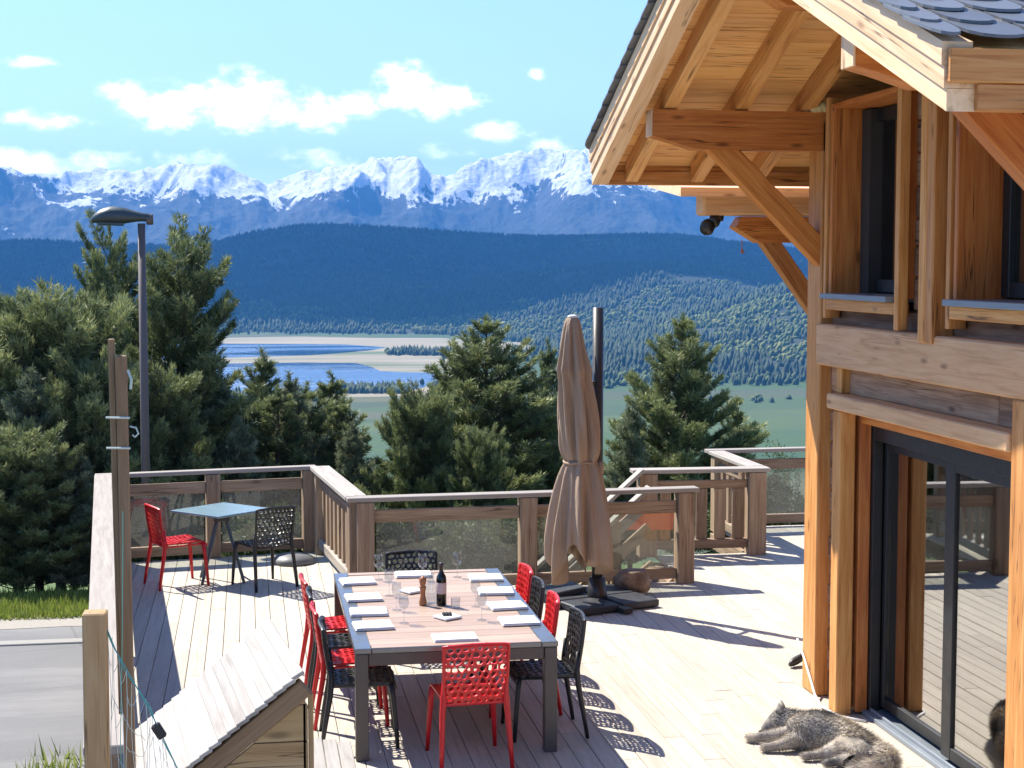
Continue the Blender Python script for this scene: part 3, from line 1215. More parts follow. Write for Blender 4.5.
railing('long wooden railing with bleached cap along the road side of the deck', (-1.55, 17.62), (-.69, 7.62), [.1, 2.1, 4.1, 6.1, 8.1, 9.85], 'boards', .2, cap0=.05)
railing('wooden railing with glass panels behind the small folding table', (-1.55, 17.72), (.74, 18.10), [.09, 1.16, 2.24], 'glass', .13, cap0=.1)
railing('short picket railing joining the back railing to the middle one', (.78, 18.04), (1.03, 15.60), [.12, 2.40], 'pickets', .22, pick=(8, .1, 'rail_cap'))
railing('wooden railing with glass panels behind the parasol and long table', (1.02, 15.55), (4.46, 15.70), [.09, 1.72, 3.36], 'glass', .17, cap1=.05, cap0=.09, post_s=.17)
railing('wide picket railing between the stair opening and back corner post', (4.30, 17.18), (5.66, 17.12), [.06, 1.30], 'pickets', .2, cap1=.08, cap0=.12, post_s=.2, pick=(5, .125, 'rail_wood'))
railing('short side railing running back from the corner post', (5.64, 17.24), (5.62, 18.74), [.35, 1.4], 'pickets', .2, pick=(4, .09, 'rail_wood'))
railing('rear railing with glass at the far edge of the deck, near chalet corner', (5.62, 18.87), (8.9, 18.95), [.09, 1.7, 3.2], 'glass', .15, cap0=.09)

# stair down between the railings
st = thing('stair', 'wooden stair leading down from the deck between two sloping handrails', 'stair', (3.6, 16.4, 0))
for i in range(9):
    xx = 4.34 - i * .24
    zz = -.19 * (i + 1)
    mb = MB()
    mb.box(xx - .25, xx, 15.95, 16.95, zz - .04, zz)
    mb.build('tread', M['rail_cap'], st)
for yy, x1, z1 in ((15.90, 4.06, .96), (16.98, 4.26, 1.0)):
    dz = -.88
    for k, (lift, mat, w, hh) in enumerate(((0, 'rail_cap', .14, .04), (-.42, 'rail_wood' if yy < 16 else 'rail_cap', .04, .12))):
        MB().beam((x1, yy, z1 + lift), (x1 - 1.7, yy, z1 + lift + dz * 1.7), w, hh).build('handrail' if k == 0 else 'lower_rail', M[mat], st)
    MB().beam((4.42, yy + (.07 if yy < 16 else -.06), -.1), (2.2, yy + (.07 if yy < 16 else -.06), -1.86), .05, .26).build('stringer', M['rail_wood'], st)
    for s in (.35, 1.3):
        z = z1 - .88 * s
        MB().box(x1 - s - .05, x1 - s + .05, yy - .04, yy + .04, z - 1.3, z - .05).build('post', M['rail_wood'], st)
mb = MB()
mb.prism([(3.98, 17.04, .33), (4.62, 17.04, .31), (4.64, 17.04, .50), (4.16, 17.04, .53), (3.94, 17.04, .45)], (0, .012, 0))
o = mb.build('orange_panel', M['orange'])
tag(o, 'bright orange sheet hanging on the stair side of the wide picket railing', 'panel')

# ------------------------------------------------------------------ chalet
HX, HR = 4.18, 9.33            # wall line, ridge line


def zt(y):
    return 5.45 - .395 * abs(y - HR)


ch = thing('chalet', 'timber chalet with slate roof, deep eaves and wide glass door', 'house', (6.0, 9.0, 0))
# old plank walls, laid row by row round the openings
DOOR = (8.02, 10.90, 0., 2.31)
W1 = (9.86, 11.10, 3.02, 4.40)
W2 = (7.62, 9.02, 3.02, 4.40)
mb = MB()
z = 0.02
while z < 5.2:
    h = random.uniform(.16, .23)
    z1 = z + h
    ylo, yhi = 6.9, 11.45
    zz = min(z1, 5.25)
    if zz > zt(11.45) - .3:
        half = (5.15 - zz) / .395
        ylo, yhi = max(ylo, HR - half), min(yhi, HR + half)
    segs = [(ylo, yhi)] if yhi > ylo else []
    for (oy0, oy1, oz0, oz1) in (DOOR, W1, W2):
        if z1 > oz0 + .02 and z < oz1 - .02:
            ns = []
            for a, b in segs:
                if b <= oy0 or a >= oy1:
                    ns.append((a, b))
                else:
                    if a < oy0:
                        ns.append((a, oy0))
                    if b > oy1:
                        ns.append((oy1, b))
            segs = ns
    for a, b in segs:
        mb.box(HX + .09 + random.uniform(0, .012), HX + .2, a, b, z + .004, z1 - .006, .012)
    z = z1
for a, b in ((7.0, 8.6), (8.604, 11.3)):
    mb.box(HX + .085, HX + .199, a, b, 2.315, 2.507, .012)
mb.build('wall', M['old_wall'], ch)
mb = MB()
z = .02
while z < 3.9:
    h = random.uniform(.17, .23)
    mb.box(HX + .202, 9.4, 6.76, 6.846, z + .004, min(z + h, 4.0) - .005, .012)
    z += h
mb.build('end_wall', M['old_wall'], ch)
# inner leaf and the rest of the house, so that it is a closed volume
mb = MB()
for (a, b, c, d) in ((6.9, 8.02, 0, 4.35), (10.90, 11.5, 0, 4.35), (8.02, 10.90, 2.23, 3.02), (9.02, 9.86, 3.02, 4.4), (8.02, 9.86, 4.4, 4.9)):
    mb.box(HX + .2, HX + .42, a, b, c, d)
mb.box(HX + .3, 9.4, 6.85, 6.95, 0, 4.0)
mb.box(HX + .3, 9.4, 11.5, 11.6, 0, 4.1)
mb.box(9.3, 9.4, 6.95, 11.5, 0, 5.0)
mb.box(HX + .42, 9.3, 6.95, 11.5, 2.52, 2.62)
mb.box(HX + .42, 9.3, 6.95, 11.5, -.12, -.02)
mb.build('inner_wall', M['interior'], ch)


def part(name, mat, fn, parent=ch):
    mb = MB()
    fn(mb)
    return mb.build(name, M[mat], parent)


def carve(mb, y0, y1, x_end, x_in, zb, ztp):
    """purlin with an undercut nose"""
    mb.prism([(x_in, y0, zb), (x_in, y0, ztp), (x_end, y0, ztp), (x_end, y0, ztp - .19), (x_end + .1, y0, ztp - .215), (x_end + .32, y0, zb)], (0, y1 - y0, 0), axis=(1, 0, 0))


# posts on the wall
part('post', 'timber', lambda m: m.box(HX, HX + .24, 11.32, 11.60, 0, 4.30, .01))
part('post', 'timber', lambda m: m.box(HX, HX + .24, 7.02, 7.28, 0, 4.30, .01))
part('post', 'timber', lambda m: (m.box(HX - .05, HX + .09, 9.36, 9.46, 2.76, 5.05, .01), m.box(HX - .05, HX + .1, 9.25, 9.352, 2.76, 5.05, .01)))
part('post', 'timber', lambda m: m.box(HX - .03, HX + .2, 7.86, 8.22, 0, 2.508, .01))
part('post', 'timber', lambda m: m.box(HX - .03, HX + .09, 10.80, 10.95, 0, 2.205, .01))
part('stud', 'timber', lambda m: m.box(HX + .02, HX + .1, 10.92, 11.02, 2.32, 2.508, .008))
# belt beam and door header
part('belt_beam', 'pale_beam', lambda m: m.box(HX - .03, HX + .10, 6.9, 11.318, 2.51, 2.81, .012))
part('header', 'pale_beam', lambda m: m.box(HX - .05, HX + .12, 8.225, 11.03, 2.21, 2.318, .01))
# purlins, braces, rafters
for y in (11.40, HR * 2 - 11.40):
    part('purlin', 'timber_dark', lambda m: carve(m, y - .08, y + .08, 2.90 if y > 9 else 2.81, HX + .3, 4.08, 4.362))
    xe = 2.90 if y > 9 else 2.81
    part('end_grain', 'rake', lambda m: m.box(xe - .014, xe - .001, y - .08, y + .08, 4.17, 4.362, .004))
    part('brace', 'timber_dark', lambda m: m.beam((3.32 if y > 9 else 3.27, y, 4.20), (HX + .06, y, 3.29 if y > 9 else 3.25), .12, .17 if y > 9 else .21, (0, 1, 0) if False else (1, 0, 1), .008))
part('ridge_purlin', 'timber_dark', lambda m: carve(m, HR - .1, HR + .1, 2.86, 9.2, 4.78, 5.12))


def slope_prism(mb, x0, x1, side, t0, t1, ya, yb, rv=None):
    """bar lying on one roof slope between heights t0..t1 below the top line, from ya to yb (distance from the ridge)"""
    f = lambda dd, tt: (x0, HR + side * dd, 5.45 - .395 * dd - tt)
    mb.prism([f(ya, t0), f(yb, t0), f(yb, t1), f(ya, t1)], (x1 - x0, 0, 0), rv, axis=(0, side, -.395))


rf = None
for side in (1, -1):
    ynd = 3.25 if side > 0 else 3.33
    mb = MB()
    # soffit boards run along the ridge direction, side by side down the slope
    dd = .02
    while dd < ynd - .02:
        de = min(dd + .17, ynd)
        f = lambda q, tt: (2.86, HR + side * q, 5.45 - .395 * q - tt)
        mb.prism([f(dd + .003, .05), f(de - .003, .05), f(de - .003, .13), f(dd + .003, .13)], (6.4, 0, 0), axis=(1, 0, 0))
        dd = de
    sf = mb.build('roof', M['soffit'], ch)
    for k, (xa, t0, t1) in enumerate(((2.70, .012, .105), (2.712, .107, .195), (2.724, .197, .285))):
        mb = MB()
        slope_prism(mb, xa, xa + .13, side, t0, t1, .0, ynd)
        mb.build('rake_board', M['rake'], sf)
    for xr in (2.985, 3.52, 4.02):
        mb = MB()
        slope_prism(mb, xr, xr + .10, side, .132, .285, .12, ynd - .06)
        mb.build('rafter', M['soffit'] if xr < 3 else M['timber'], sf)
    mb = MB()
    yy = HR + side * (ynd + .012)
    zz = 5.45 - .395 * ynd
    mb.box(2.72, 9.3, min(yy, yy + side * .03), max(yy, yy + side * .03), zz - .175, zz - .04, .004)
    mb.build('fascia', M['timber'], sf)
    mb = MB()
    yy = HR + side * (ynd - .02)
    mb.box(2.84, 9.3, min(yy, yy + side * .05), max(yy, yy + side * .05), zz - .285, zz - .178, .004)
    mb.build('fascia', M['timber'], sf)
    # slates: rounded, laid in lapped courses
    mb = MB()
    nrow = 17
    exp_ = (ynd + .10) / nrow
    for i in range(nrow):
        xs = 2.66 - random.uniform(0, .12)
        while xs < 9.2:
            w = random.uniform(.19, .30)
            d1 = ynd + .07 - i * exp_ + random.uniform(-.012, .012)
            d0 = d1 - exp_ * 1.75
            d0 = max(d0, 0.)
            lift = .020 + random.uniform(0, .008)
            tk = .013
            xa = max(xs + .007, 2.655)
            xb = xs + w - .007
            if xb - xa > .06:
                pts = []
                for (fx, fd) in ((0, 0), (1, 0), (1, .5), (.95, .74), (.82, .91), (.66, .98), (.5, 1.0), (.34, .985), (.18, .92), (.05, .76), (0, .52)):
                    X = xa + (xb - xa) * fx
                    q = d0 + (d1 - d0) * fd
                    tilt = lift * fd
                    pts.append((X, HR + side * q, 5.45 - .395 * q + .004 + tilt))
                mb.prism(pts, (0, 0, tk))
            xs += w
    mb.build('slates', M['slate'], sf)

# windows upstairs: deep boarded reveals, dark frames, glass, zinc sills, trims
for (y0, y1, z0, z1) in (W1, W2):
    mb = MB()
    mb.box(HX - .02, HX + .40, y1 - .045, y1, z0, z1, .006)
    mb.box(HX + .045, HX + .40, y0, y0 + .045, z0, z1, .006)
    mb.box(HX - .02, HX + .40, y0 + .047, y1 - .047, z1 - .04, z1, .006)
    wv = mb.build('window', M['timber_dark'], ch)
    mb = MB()
    xf = HX + .26
    a, b = y0 + .05, y1 - .05
    mb.box(xf, xf + .08, b - .10, b, z0 + .03, z1 - .045)
    mb.box(xf, xf + .08, a, a + .10, z0 + .03, z1 - .045)
    mb.box(xf, xf + .08, a + .102, b - .102, z0 + .03, z0 + .12)
    mb.box(xf, xf + .08, a + .102, b - .102, z1 - .14, z1 - .045)
    mb.build('frame', M['frame'], wv)
    mb = MB()
    mb.box(xf + .035, xf + .05, a + .1, b - .1, z0 + .118, z1 - .138, .001)
    mb.build('glass', M['door_glass'], wv)
    mb = MB()
    mb.box(HX - .08, HX + .27, y0 + .047, y1 + .02, z0 - .02, z0 + .02)
    mb.build('sill', M['slate_sill'], wv)
    mb = MB()
    mb.box(HX - .028, HX + .08, y0 + .025, y1 + .03, z0 - .10, z0 - .022)
    mb.box(HX - .03, HX + .085, y1 + .032, y1 + .082, z0 - .16, z1 + .05)
    mb.box(HX - .03, HX + .04, y0 - .045, y0 + .022, z0 - .2, z1 + .05)
    mb.build('trim', M['timber'], wv)

# sliding door: reveal boards, dark frame, two leaves, sill
DX = HX + .23
mb = MB()
mb.box(HX + .12, HX + .205, 10.795, 10.895, 0.02, 2.2)
mb.box(HX + .205, DX, 8.03, 8.12, 0.02, 2.2)
mb.box(HX + .125, DX, 8.122, 10.793, 2.12, 2.2)
dr = mb.build('door', M['timber_dark'], ch)
mb = MB()
mb.box(HX + .208, DX + .05, 10.75, 10.80, .035, 2.115)
mb.box(DX - .03, DX + .12, 8.13, 8.22, .035, 2.115)
mb.box(HX + .208, DX + .12, 8.222, 10.748, 2.0, 2.115)
mb.build('frame', M['frame'], dr)
for (a, b, x) in ((9.48, 10.745, DX + .055), (8.20, 9.62, DX + .005)):
    mb = MB()
    sa, sb = (.13, .05) if b > 10 else (.10, .14)
    mb.box(x, x + .045, b - sb, b, .07, 2.02)
    mb.box(x, x + .045, a, a + sa, .07, 2.02)
    mb.box(x, x + .045, a + sa + .002, b - sb - .002, .07, .15)
    mb.box(x, x + .045, a + sa + .002, b - sb - .002, 1.93, 2.02)
    lf = mb.build('leaf', M['frame'], dr)
    mb = MB()
    mb.box(x + .018, x + .026, a + sa, b - sb, .148, 1.932, .001)
    mb.build('glass', M['door_glass'], dr)
mb = MB()
mb.box(DX - .06, DX + .14, 8.12, 10.80, .0, .035)
mb.box(DX - .02, DX - .005, 8.12, 10.80, .035, .06)
mb.build('sill', M['slate_sill'], dr)
# a blob of foam where the purlin meets the wall head
mb = MB()
for i in range(7):
    c = (HX - .12 + .05 * i * .6, 11.36 - .012 * i, 4.395 + .012 * math.sin(i * 2))
    mb.lathe([(0.002, -.035), (.03, -.025), (.042, 0), (.03, .028), (.002, .036)], 9, c)
mb.build('foam', M['foam'], ch, True)

# rear wing behind the corner, with its own purlin heads under the eaves
rw = thing('rear_wing', 'timber rear wing of the chalet with carved purlin ends behind the corner post', 'house', (6.5, 13., 0))
mb = MB()
z = 0.02
while z < 3.6:
    h = random.uniform(.17, .23)
    mb.box(5.12, 5.3, 11.66, 14.0, z + .004, z + h - .005, .012)
    z += h
mb.box(5.3, 9.4, 11.66, 11.8, .02, 3.6)
mb.box(5.3, 9.4, 13.85, 14.0, .02, 3.6)
mb.build('wall', M['old_wall'], rw)
part('post', 'timber', lambda m: m.box(4.84, 5.1, 13.08, 13.32, 0, 3.7, .01), rw)
part('plate_beam', 'pale_beam', lambda m: m.beam((3.79, 13.2, 3.765), (9.2, 13.2, 3.765), .24, .21, bev=.02), rw)
part('purlin', 'timber_dark', lambda m: m.prism([(5.6, 13.1, 3.44), (5.6, 13.1, 3.652), (4.14, 13.1, 3.652), (4.08, 13.1, 3.56), (4.30, 13.1, 3.43)], (0, .2, 0), axis=(1, 0, 0)), rw)
part('brace', 'timber', lambda m: m.beam((4.36, 13.2, 3.50), (4.95, 13.2, 2.70), .12, .15, (1, 0, 1), .008), rw)
mb = MB()
mb.prism([(3.50, 12.74, 3.80), (3.62, 14.3, 3.95), (3.62, 14.3, 4.03), (3.50, 12.74, 3.875)], (5.7, 0, 0), axis=(1, 0, 0))
mb.build('roof', M['rake'], rw)

# fittings hung on the chalet
sp_ = thing('spotlight', 'small black twin spotlight under the end of the rear beam', 'lamp', (3.82, 13.2, 3.64))
mb = MB()
mb.tube([(3.99, 13.2, 3.66), (3.99, 13.2, 3.63), (3.92, 13.18, 3.62)], .018, 8)
mb.build('bracket', M['black_plastic'], sp_)
for dx, dz, s in ((-.11, -.09, 1.), (-.02, -.035, .8)):
    mb = MB()
    c = Vector((3.93 + dx * .7, 13.16, 3.66 + dz))
    mb.tube([c + Vector((.02, .05, .03)), c + Vector((.015, .03, .02)), c, c + Vector((-.02, -.04, -.03))], [.02 * s, .05 * s, .065 * s, .06 * s], 14)
    mb.build('lamp_head', M['black_plastic'], sp_, True)
mb = MB()
hk = on_y(742, 240, 13.0)
mb.tube([hk, hk + Vector((0, 0, -.07)), hk + Vector((.005, 0, -.11))], [.004, .004, .02], 7)
o = mb.build('hanging_bell', M['pepper'])
tag(o, 'tiny bell hanging on a thread below the carved beam end', 'bell')
mb = MB()
mb.tube([(4.16, 11.66, .36), (4.165, 11.50, .24), (4.16, 11.35, .12), (4.14, 11.2, .045), (4.12, 11.0, .012), (4.16, 10.75, .01), (4.3, 10.6, .01)], .009, 8)
o = mb.build('cable', M['white_cable'], None, True)
tag(o, 'thin white cable trailing down the foot of the corner post', 'cable')

# ------------------------------------------------------------------ openwork plastic chairs
def lace(nu, nv, fn, seed, hole=.80, aspect=1.):
    """a sheet of irregular rounded openings; fn maps (u, v) in the unit square to a point"""
    rr = random.Random(seed)
    verts = {}
    pts = []

    def vid(i, j):                # honeycomb corner, shaken
        if (i, j) not in verts:
            u = (i * .5) / nu + rr.uniform(-.30, .30) / nu
            v = (j / 3.) / nv + rr.uniform(-.24, .24) / nv
            if u < .35 / nu:
                u = 0.
            if u > 1 - .35 / nu:
                u = 1.
            if v < .25 / nv:
                v = 0.
            if v > 1 - .25 / nv:
                v = 1.
            verts[(i, j)] = len(pts)
            pts.append((u, v))
        return verts[(i, j)]
    faces = []
    rows = int(nv * 1.0) + 2
    for row in range(-1, rows):
        for c in range(-1, nu + 2):
            cx = c * 2 + (row % 2)
            cy = row * 3 + 1
            ids = [vid(cx + a, cy + b) for a, b in ((0, 2), (1, 1), (1, -1), (0, -2), (-1, -1), (-1, 1))]
            q = []
            for k in ids:
                if k not in q and (not q or pts[k] != pts[q[-1]]):
                    q.append(k)
            P = [pts[k] for k in q]
            if len(q) < 3:
                continue
            A = sum(P[i][0] * P[(i + 1) % len(P)][1] - P[(i + 1) % len(P)][0] * P[i][1] for i in range(len(P))) / 2
            if abs(A) < .08 / (nu * nv):
                if abs(A) > 1e-6:
                    faces.append(tuple(q))
                continue
            cu = sum(p[0] for p in P) / len(P)
            cv = sum(p[1] for p in P) / len(P)
            edge = min(min(p[0] for p in P), 1 - max(p[0] for p in P), min(p[1] for p in P), 1 - max(p[1] for p in P)) < 1e-6
            s = hole * rr.uniform(.70, 1.12) * (.85 if edge else 1)
            inn = [(cu + (p[0] - cu) * s, cv + (p[1] - cv) * s) for p in P]
            n = len(q)
            im, ip = [], []
            for i in range(n):
                p, a, b = inn[i], inn[i - 1], inn[(i + 1) % n]
                im.append(len(pts))
                pts.append((p[0] * .72 + a[0] * .28, p[1] * .72 + a[1] * .28))
                ip.append(len(pts))
                pts.append((p[0] * .72 + b[0] * .28, p[1] * .72 + b[1] * .28))
            for i in range(n):
                j = (i + 1) % n
                faces.append((q[i], ip[i], im[i]))
                faces.append((q[i], q[j], im[j], ip[i]))
    return [fn(u, v) for u, v in pts], faces


def thick(verts, faces, th):
    bm = bmesh.new()
    vs = [bm.verts.new(v) for v in verts]
    for f in faces:
        if len(set(f)) == len(f):
            try:
                bm.faces.new([vs[i] for i in f])
            except ValueError:
                pass
    bmesh.ops.remove_doubles(bm, verts=bm.verts, dist=.0008)
    bmesh.ops.recalc_face_normals(bm, faces=bm.faces)
    bm.normal_update()
    bm.verts.ensure_lookup_table()
    for i, v in enumerate(bm.verts):
        v.index = i
    n = len(bm.verts)
    V = [tuple(v.co) for v in bm.verts] + [tuple(v.co - v.normal * th) for v in bm.verts]
    F = []
    for f in bm.faces:
        ids = [v.index for v in f.verts]
        F.append(tuple(ids))
        F.append(tuple(i + n for i in ids[::-1]))
    for e in bm.edges:
        if len(e.link_faces) == 1:
            l = e.link_loops[0]
            a, b = l.vert.index, l.link_loop_next.vert.index
            F.append((b, a, a + n, b + n))
    bm.free()
    return V, F


def make_chair(label, mat, seed):
    t = thing('chair', label, 'chair')

    def seat(u, v):                 # v: 0 at the front lip, 1 at the back
        x = (u - .5) * (.44 - .03 * v)
        y = .235 - .44 * v
        z = .455 - .012 * v - .014 * math.cos((u - .5) * math.pi) * math.sin(v * math.pi)
        if v < .14:
            k = 1 - v / .14
            z -= .045 * k * k
        return (x, y, z)

    def back(u, v):
        x = (u - .5) * (.405 + .015 * v)
        y = -.200 - .075 * v - .022 * math.cos((u - .5) * math.pi) + .02 * (v * v)
        z = .43 + .385 * v + .012 * math.cos((u - .5) * math.pi) * v
        return (x, y, z)
    V, F = thick(*lace(9, 9, seat, seed), .014)
    MB().raw(V, F).build('seat', M[mat], t)
    mb = MB()
    V, F = thick(*lace(9, 9, back, seed + 1), .014)
    mb.raw(V, F)
    # solid rim round the back
    rim = [back(0, v) for v in np.linspace(0, 1, 9)] + [back(u, 1) for u in np.linspace(.06, .94, 9)] + [back(1, v) for v in np.linspace(1, 0, 9)]
    mb.tube([(x * 1.015, y - .004, z) for x, y, z in rim], .0115, 7)
    mb.build('backrest', M[mat], t)
    for sx in (-1, 1):
        mb = MB()
        mb.tube([(sx * .203, .195, .447), (sx * .212, .206, .36), (sx * .225, .225, .15), (sx * .232, .236, 0)], [.021, .020, .017, .0135], 9)
        mb.build('leg', M[mat], t, True)
        mb = MB()
        mb.tube([(sx * .203, -.212, .60), (sx * .206, -.205, .46), (sx * .214, -.215, .36), (sx * .226, -.252, .15), (sx * .233, -.275, 0)], [.012, .022, .020, .017, .0135], 9)
        mb.build('leg', M[mat], t, True)
    mb = MB()
    mb.tube([(-.19, .20, .43), (-.196, 0, .425), (-.19, -.20, .425), (.19, -.20, .425), (.196, 0, .425), (.19, .20, .43), (-.19, .20, .43)], .011, 7)
    mb.build('seat_frame', M[mat], t)
    return t


red0 = make_chair('red openwork plastic chair at near end of long table, its back to the viewer', 'red_plastic', 11)
blk0 = make_chair('black openwork chair at far end of long table behind the wine glasses', 'black_plastic', 41)
red0.location = (1.40, 10.24, 0)
red0.rotation_euler.z = R(4)
blk0.location = (1.34, 13.08, 0)
blk0.rotation_euler.z = R(180)
red0['group'] = blk0['group'] = 'openwork plastic chairs on the terrace'


def chair(src, x, y, deg, label):
    c = copy_tree(src)
    c.location = (x, y, 0)
    c.rotation_euler.z = R(deg)
    c['label'] = label


# local +Y is the way the sitter faces: -90 looks to +X
chair(blk0, .735, 10.78, -92, 'black openwork chair nearest the viewer on the left side of long table')
chair(red0, .70, 11.29, -89, 'red openwork chair second from the near end on the left side of long table')
chair(blk0, .69, 11.84, -91, 'black openwork chair third from the near end on left side of long table')
chair(red0, .66, 12.38, -87, 'red openwork chair at the far left corner of the long table')
chair(blk0, 1.99, 10.78, 91, 'black openwork chair nearest the viewer on the right side of long table')
chair(red0, 1.93, 11.38, 88, 'red openwork chair second from the near end on the right side of long table')
chair(blk0, 1.92, 11.93, 90, 'black openwork chair third from the near end on right side of long table')
chair(red0, 1.92, 12.48, 93, 'red openwork chair at the far right of long table, nearest the parasol')
chair(red0, -.73, 16.42, -68, 'red openwork chair left of the small blue folding table')
chair(blk0, .13, 16.23, 28, 'black openwork chair right of the small blue folding table')

# ------------------------------------------------------------------ long dining table
tb = thing('dining_table', 'long terrace table with pinkish slat top and grey metal frame, laid for lunch', 'table', (1.335, 11.58, 0))
TX0, TX1, TY0, TY1 = .66, 2.01, 10.28, 12.88
mb = MB()
n = 15
for i in range(n):
    w = (TY1 - TY0 - .22) / n
    y = TY0 + .11 + i * w
    mb.box(TX0 + .112, TX1 - .112, y + .0015, y + w - .0015, .715, .747, .002)
mb.build('tabletop', M['table_wood'], tb)
mb = MB()
mb.box(TX0, TX0 + .11, TY0, TY1, .715, .75)
mb.box(TX1 - .11, TX1, TY0, TY1, .715, .75)
mb.box(TX0 + .112, TX1 - .112, TY0, TY0 + .108, .715, .7485)
mb.box(TX0 + .112, TX1 - .112, TY1 - .108, TY1, .715, .7485)
mb.build('top_border', M['table_wood'], tb)
tb.children[-1].data.materials[0] = plain('satin_aluminium', (.16, .165, .17), .22, .5, var=.05)
mb = MB()
mb.box(TX0 + .02, TX0 + .06, TY0 + .09, TY1 - .09, .63, .713)
mb.box(TX1 - .06, TX1 - .02, TY0 + .09, TY1 - .09, .63, .713)
mb.box(TX0 + .092, TX1 - .092, TY0 + .02, TY0 + .06, .63, .713)
mb.box(TX0 + .092, TX1 - .092, TY1 - .06, TY1 - .02, .63, .713)
mb.build('apron', M['alu'], tb)
for x in (TX0 + .005, TX1 - .09):
    for y in (TY0 + .005, TY1 - .09):
        part('leg', 'alu', lambda m: m.box(x, x + .085, y, y + .085, 0, .713), tb)
for y in (TY0 + .012, TY1 - .106):   # the wood runs right to the rim at both ends
    part('end_slat', 'table_wood', lambda m: m.box(TX0 + .113, TX1 - .113, y, y + .094, .7487, .7515, .001), tb)

TT = .752


def napkin(x, y, w, d, deg, label):
    t = MB()
    c, s = math.cos(R(deg)), math.sin(R(deg))
    ax = (Vector((c, s, 0)), Vector((-s, c, 0)), Vector((0, 0, 1)))
    for i in range(3):
        t.obox((x + random.uniform(-.003, .003), y + random.uniform(-.003, .003), TT + .0035 + i * .0065), ax, (w / 2 - i * .003, d / 2 - i * .002, .003), .002)
    o = t.build('napkin', M['napkin'])
    tag(o, label, 'napkin', 'folded white napkins at the places of the long table')


for i, y in enumerate((10.86, 11.30, 11.80, 12.42)):
    wh = ('nearest the viewer', 'second from the near end', 'third from the near end', 'farthest from the viewer')[i]
    napkin(.83, y + .05, .27, .24, random.uniform(-6, 6), 'folded white napkin on the left table edge, ' + wh)
for i, y in enumerate((10.83, 11.34, 11.87, 12.40)):
    wh = ('nearest the viewer', 'second from the near end', 'third from the near end', 'farthest from the viewer')[i]
    napkin(1.845, y + .05, .27, .24, random.uniform(-6, 6), 'folded white napkin on the right table edge, ' + wh)
napkin(1.34, 10.46, .30, .2, 1, 'folded white napkin before the red chair at the table head')
napkin(1.29, 12.68, .29, .21, -2, 'folded white napkin at the far end of the long table')

# bottle
bt = thing('wine_bottle', 'dark wine bottle with pale label standing mid table', 'bottle', (1.38, 11.54, TT))
b0 = (1.38, 11.54, TT)
MB().lathe([(.034, 0), (.0375, .004), (.0375, .19), (.034, .212), (.02, .235), (.0155, .25), (.0145, .298), (.0165, .299), (.0165, .309), (.01, .31)], 24, b0).build('glass_body', M['bottle'], bt, True)
MB().lathe([(.0379, .085), (.0382, .086), (.0382, .165), (.0379, .166)], 24, b0).build('label', M['label'], bt, True)
MB().lathe([(.0150, .252), (.0162, .253), (.0158, .296), (.0176, .298), (.0176, .311), (.0001, .312)], 20, b0).build('capsule', M['capsule'], bt, True)
pm = MB().lathe([(.027, 0), (.029, .006), (.028, .03), (.020, .06), (.0185, .09), (.024, .125), (.0265, .135), (.018, .142), (.022, .155), (.027, .175), (.025, .195), (.012, .207), (.006, .212), (.0001, .214)], 22, (1.245, 11.56, TT)).build('pepper_mill', M['pepper'], None, True)
tag(pm, 'turned brown wooden pepper mill beside the wine bottle', 'pepper mill')


def glass_thing(name, prof, c, label, cat, group=None):
    o = MB().lathe(prof, 22, c).build(name, M['clear_glass'], None, True)
    tag(o, label, cat, group)
    return o


wine = [(.034, 0), (.034, .002), (.008, .006), (.004, .012), (.004, .085), (.012, .094), (.028, .108), (.037, .130), (.038, .150), (.033, .185), (.030, .200), (.0288, .200), (.0318, .185), (.0365, .150), (.0355, .131), (.026, .110), (.002, .098)]
for (x, y, l) in ((1.00, 12.55, 'wine glass at the far left corner of long table'), (1.345, 12.50, 'wine glass at the far end, straight behind the bottle and pepper mill'), (1.63, 12.56, 'wine glass at the far right corner of long table'),
                  (1.03, 11.93, 'wine glass right of the third napkin on the left edge'), (1.04, 11.42, 'wine glass right of the second napkin on the left edge'), (1.05, 10.99, 'wine glass right of the nearest napkin on the left edge'),
                  (1.62, 11.45, 'wine glass left of the second napkin on the right edge'), (1.60, 11.0, 'wine glass left of the nearest napkin on the right edge')):
    glass_thing('wine_glass', wine, (x, y, TT), l, 'wine glass', 'wine glasses on the long table')
glass_thing('carafe', [(.038, 0), (.042, .004), (.042, .12), (.03, .16), (.022, .19), (.027, .225), (.0255, .225), (.0205, .19), (.0285, .16), (.0405, .12), (.0405, .008), (.001, .006)], (1.31, 11.60, TT), 'clear water carafe between the pepper mill and wine bottle', 'carafe')
sc_ = thing('saucer', 'square white dish holding small dark pieces, right of table centre', 'dish', (1.37, 11.10, TT))
mb = MB()
ax = (Vector((.85, .53, 0)), Vector((-.53, .85, 0)), Vector((0, 0, 1)))
mb.obox((1.37, 11.10, TT + .008), ax, (.075, .075, .008), .004)
mb.build('plate', M['ceramic'], sc_)
mb = MB()
for i in range(6):
    mb.lathe([(.001, 0), (.012, .004), (.014, .012), (.008, .02), (.001, .022)], 8, (1.345 + .022 * (i % 3), 11.09 + .028 * (i // 3), TT + .0165))
mb.build('filling', M['leather'], sc_)
mb = MB()
mb.obox((1.21, 12.04, TT + .009), ax, (.07, .07, .008), .004)
o = mb.build('dish', M['ceramic'])
tag(o, 'small white square dish behind the pepper mill', 'dish')
mb = MB()
mb.lathe([(.03, 0), (.034, .003), (.034, .075), (.0325, .075), (.0325, .006), (.001, .005)], 20, (1.47, 11.42, TT))
o = mb.build('tumbler', M['clear_glass'], None, True)
tag(o, 'small clear tumbler just right of the wine bottle', 'tumbler')

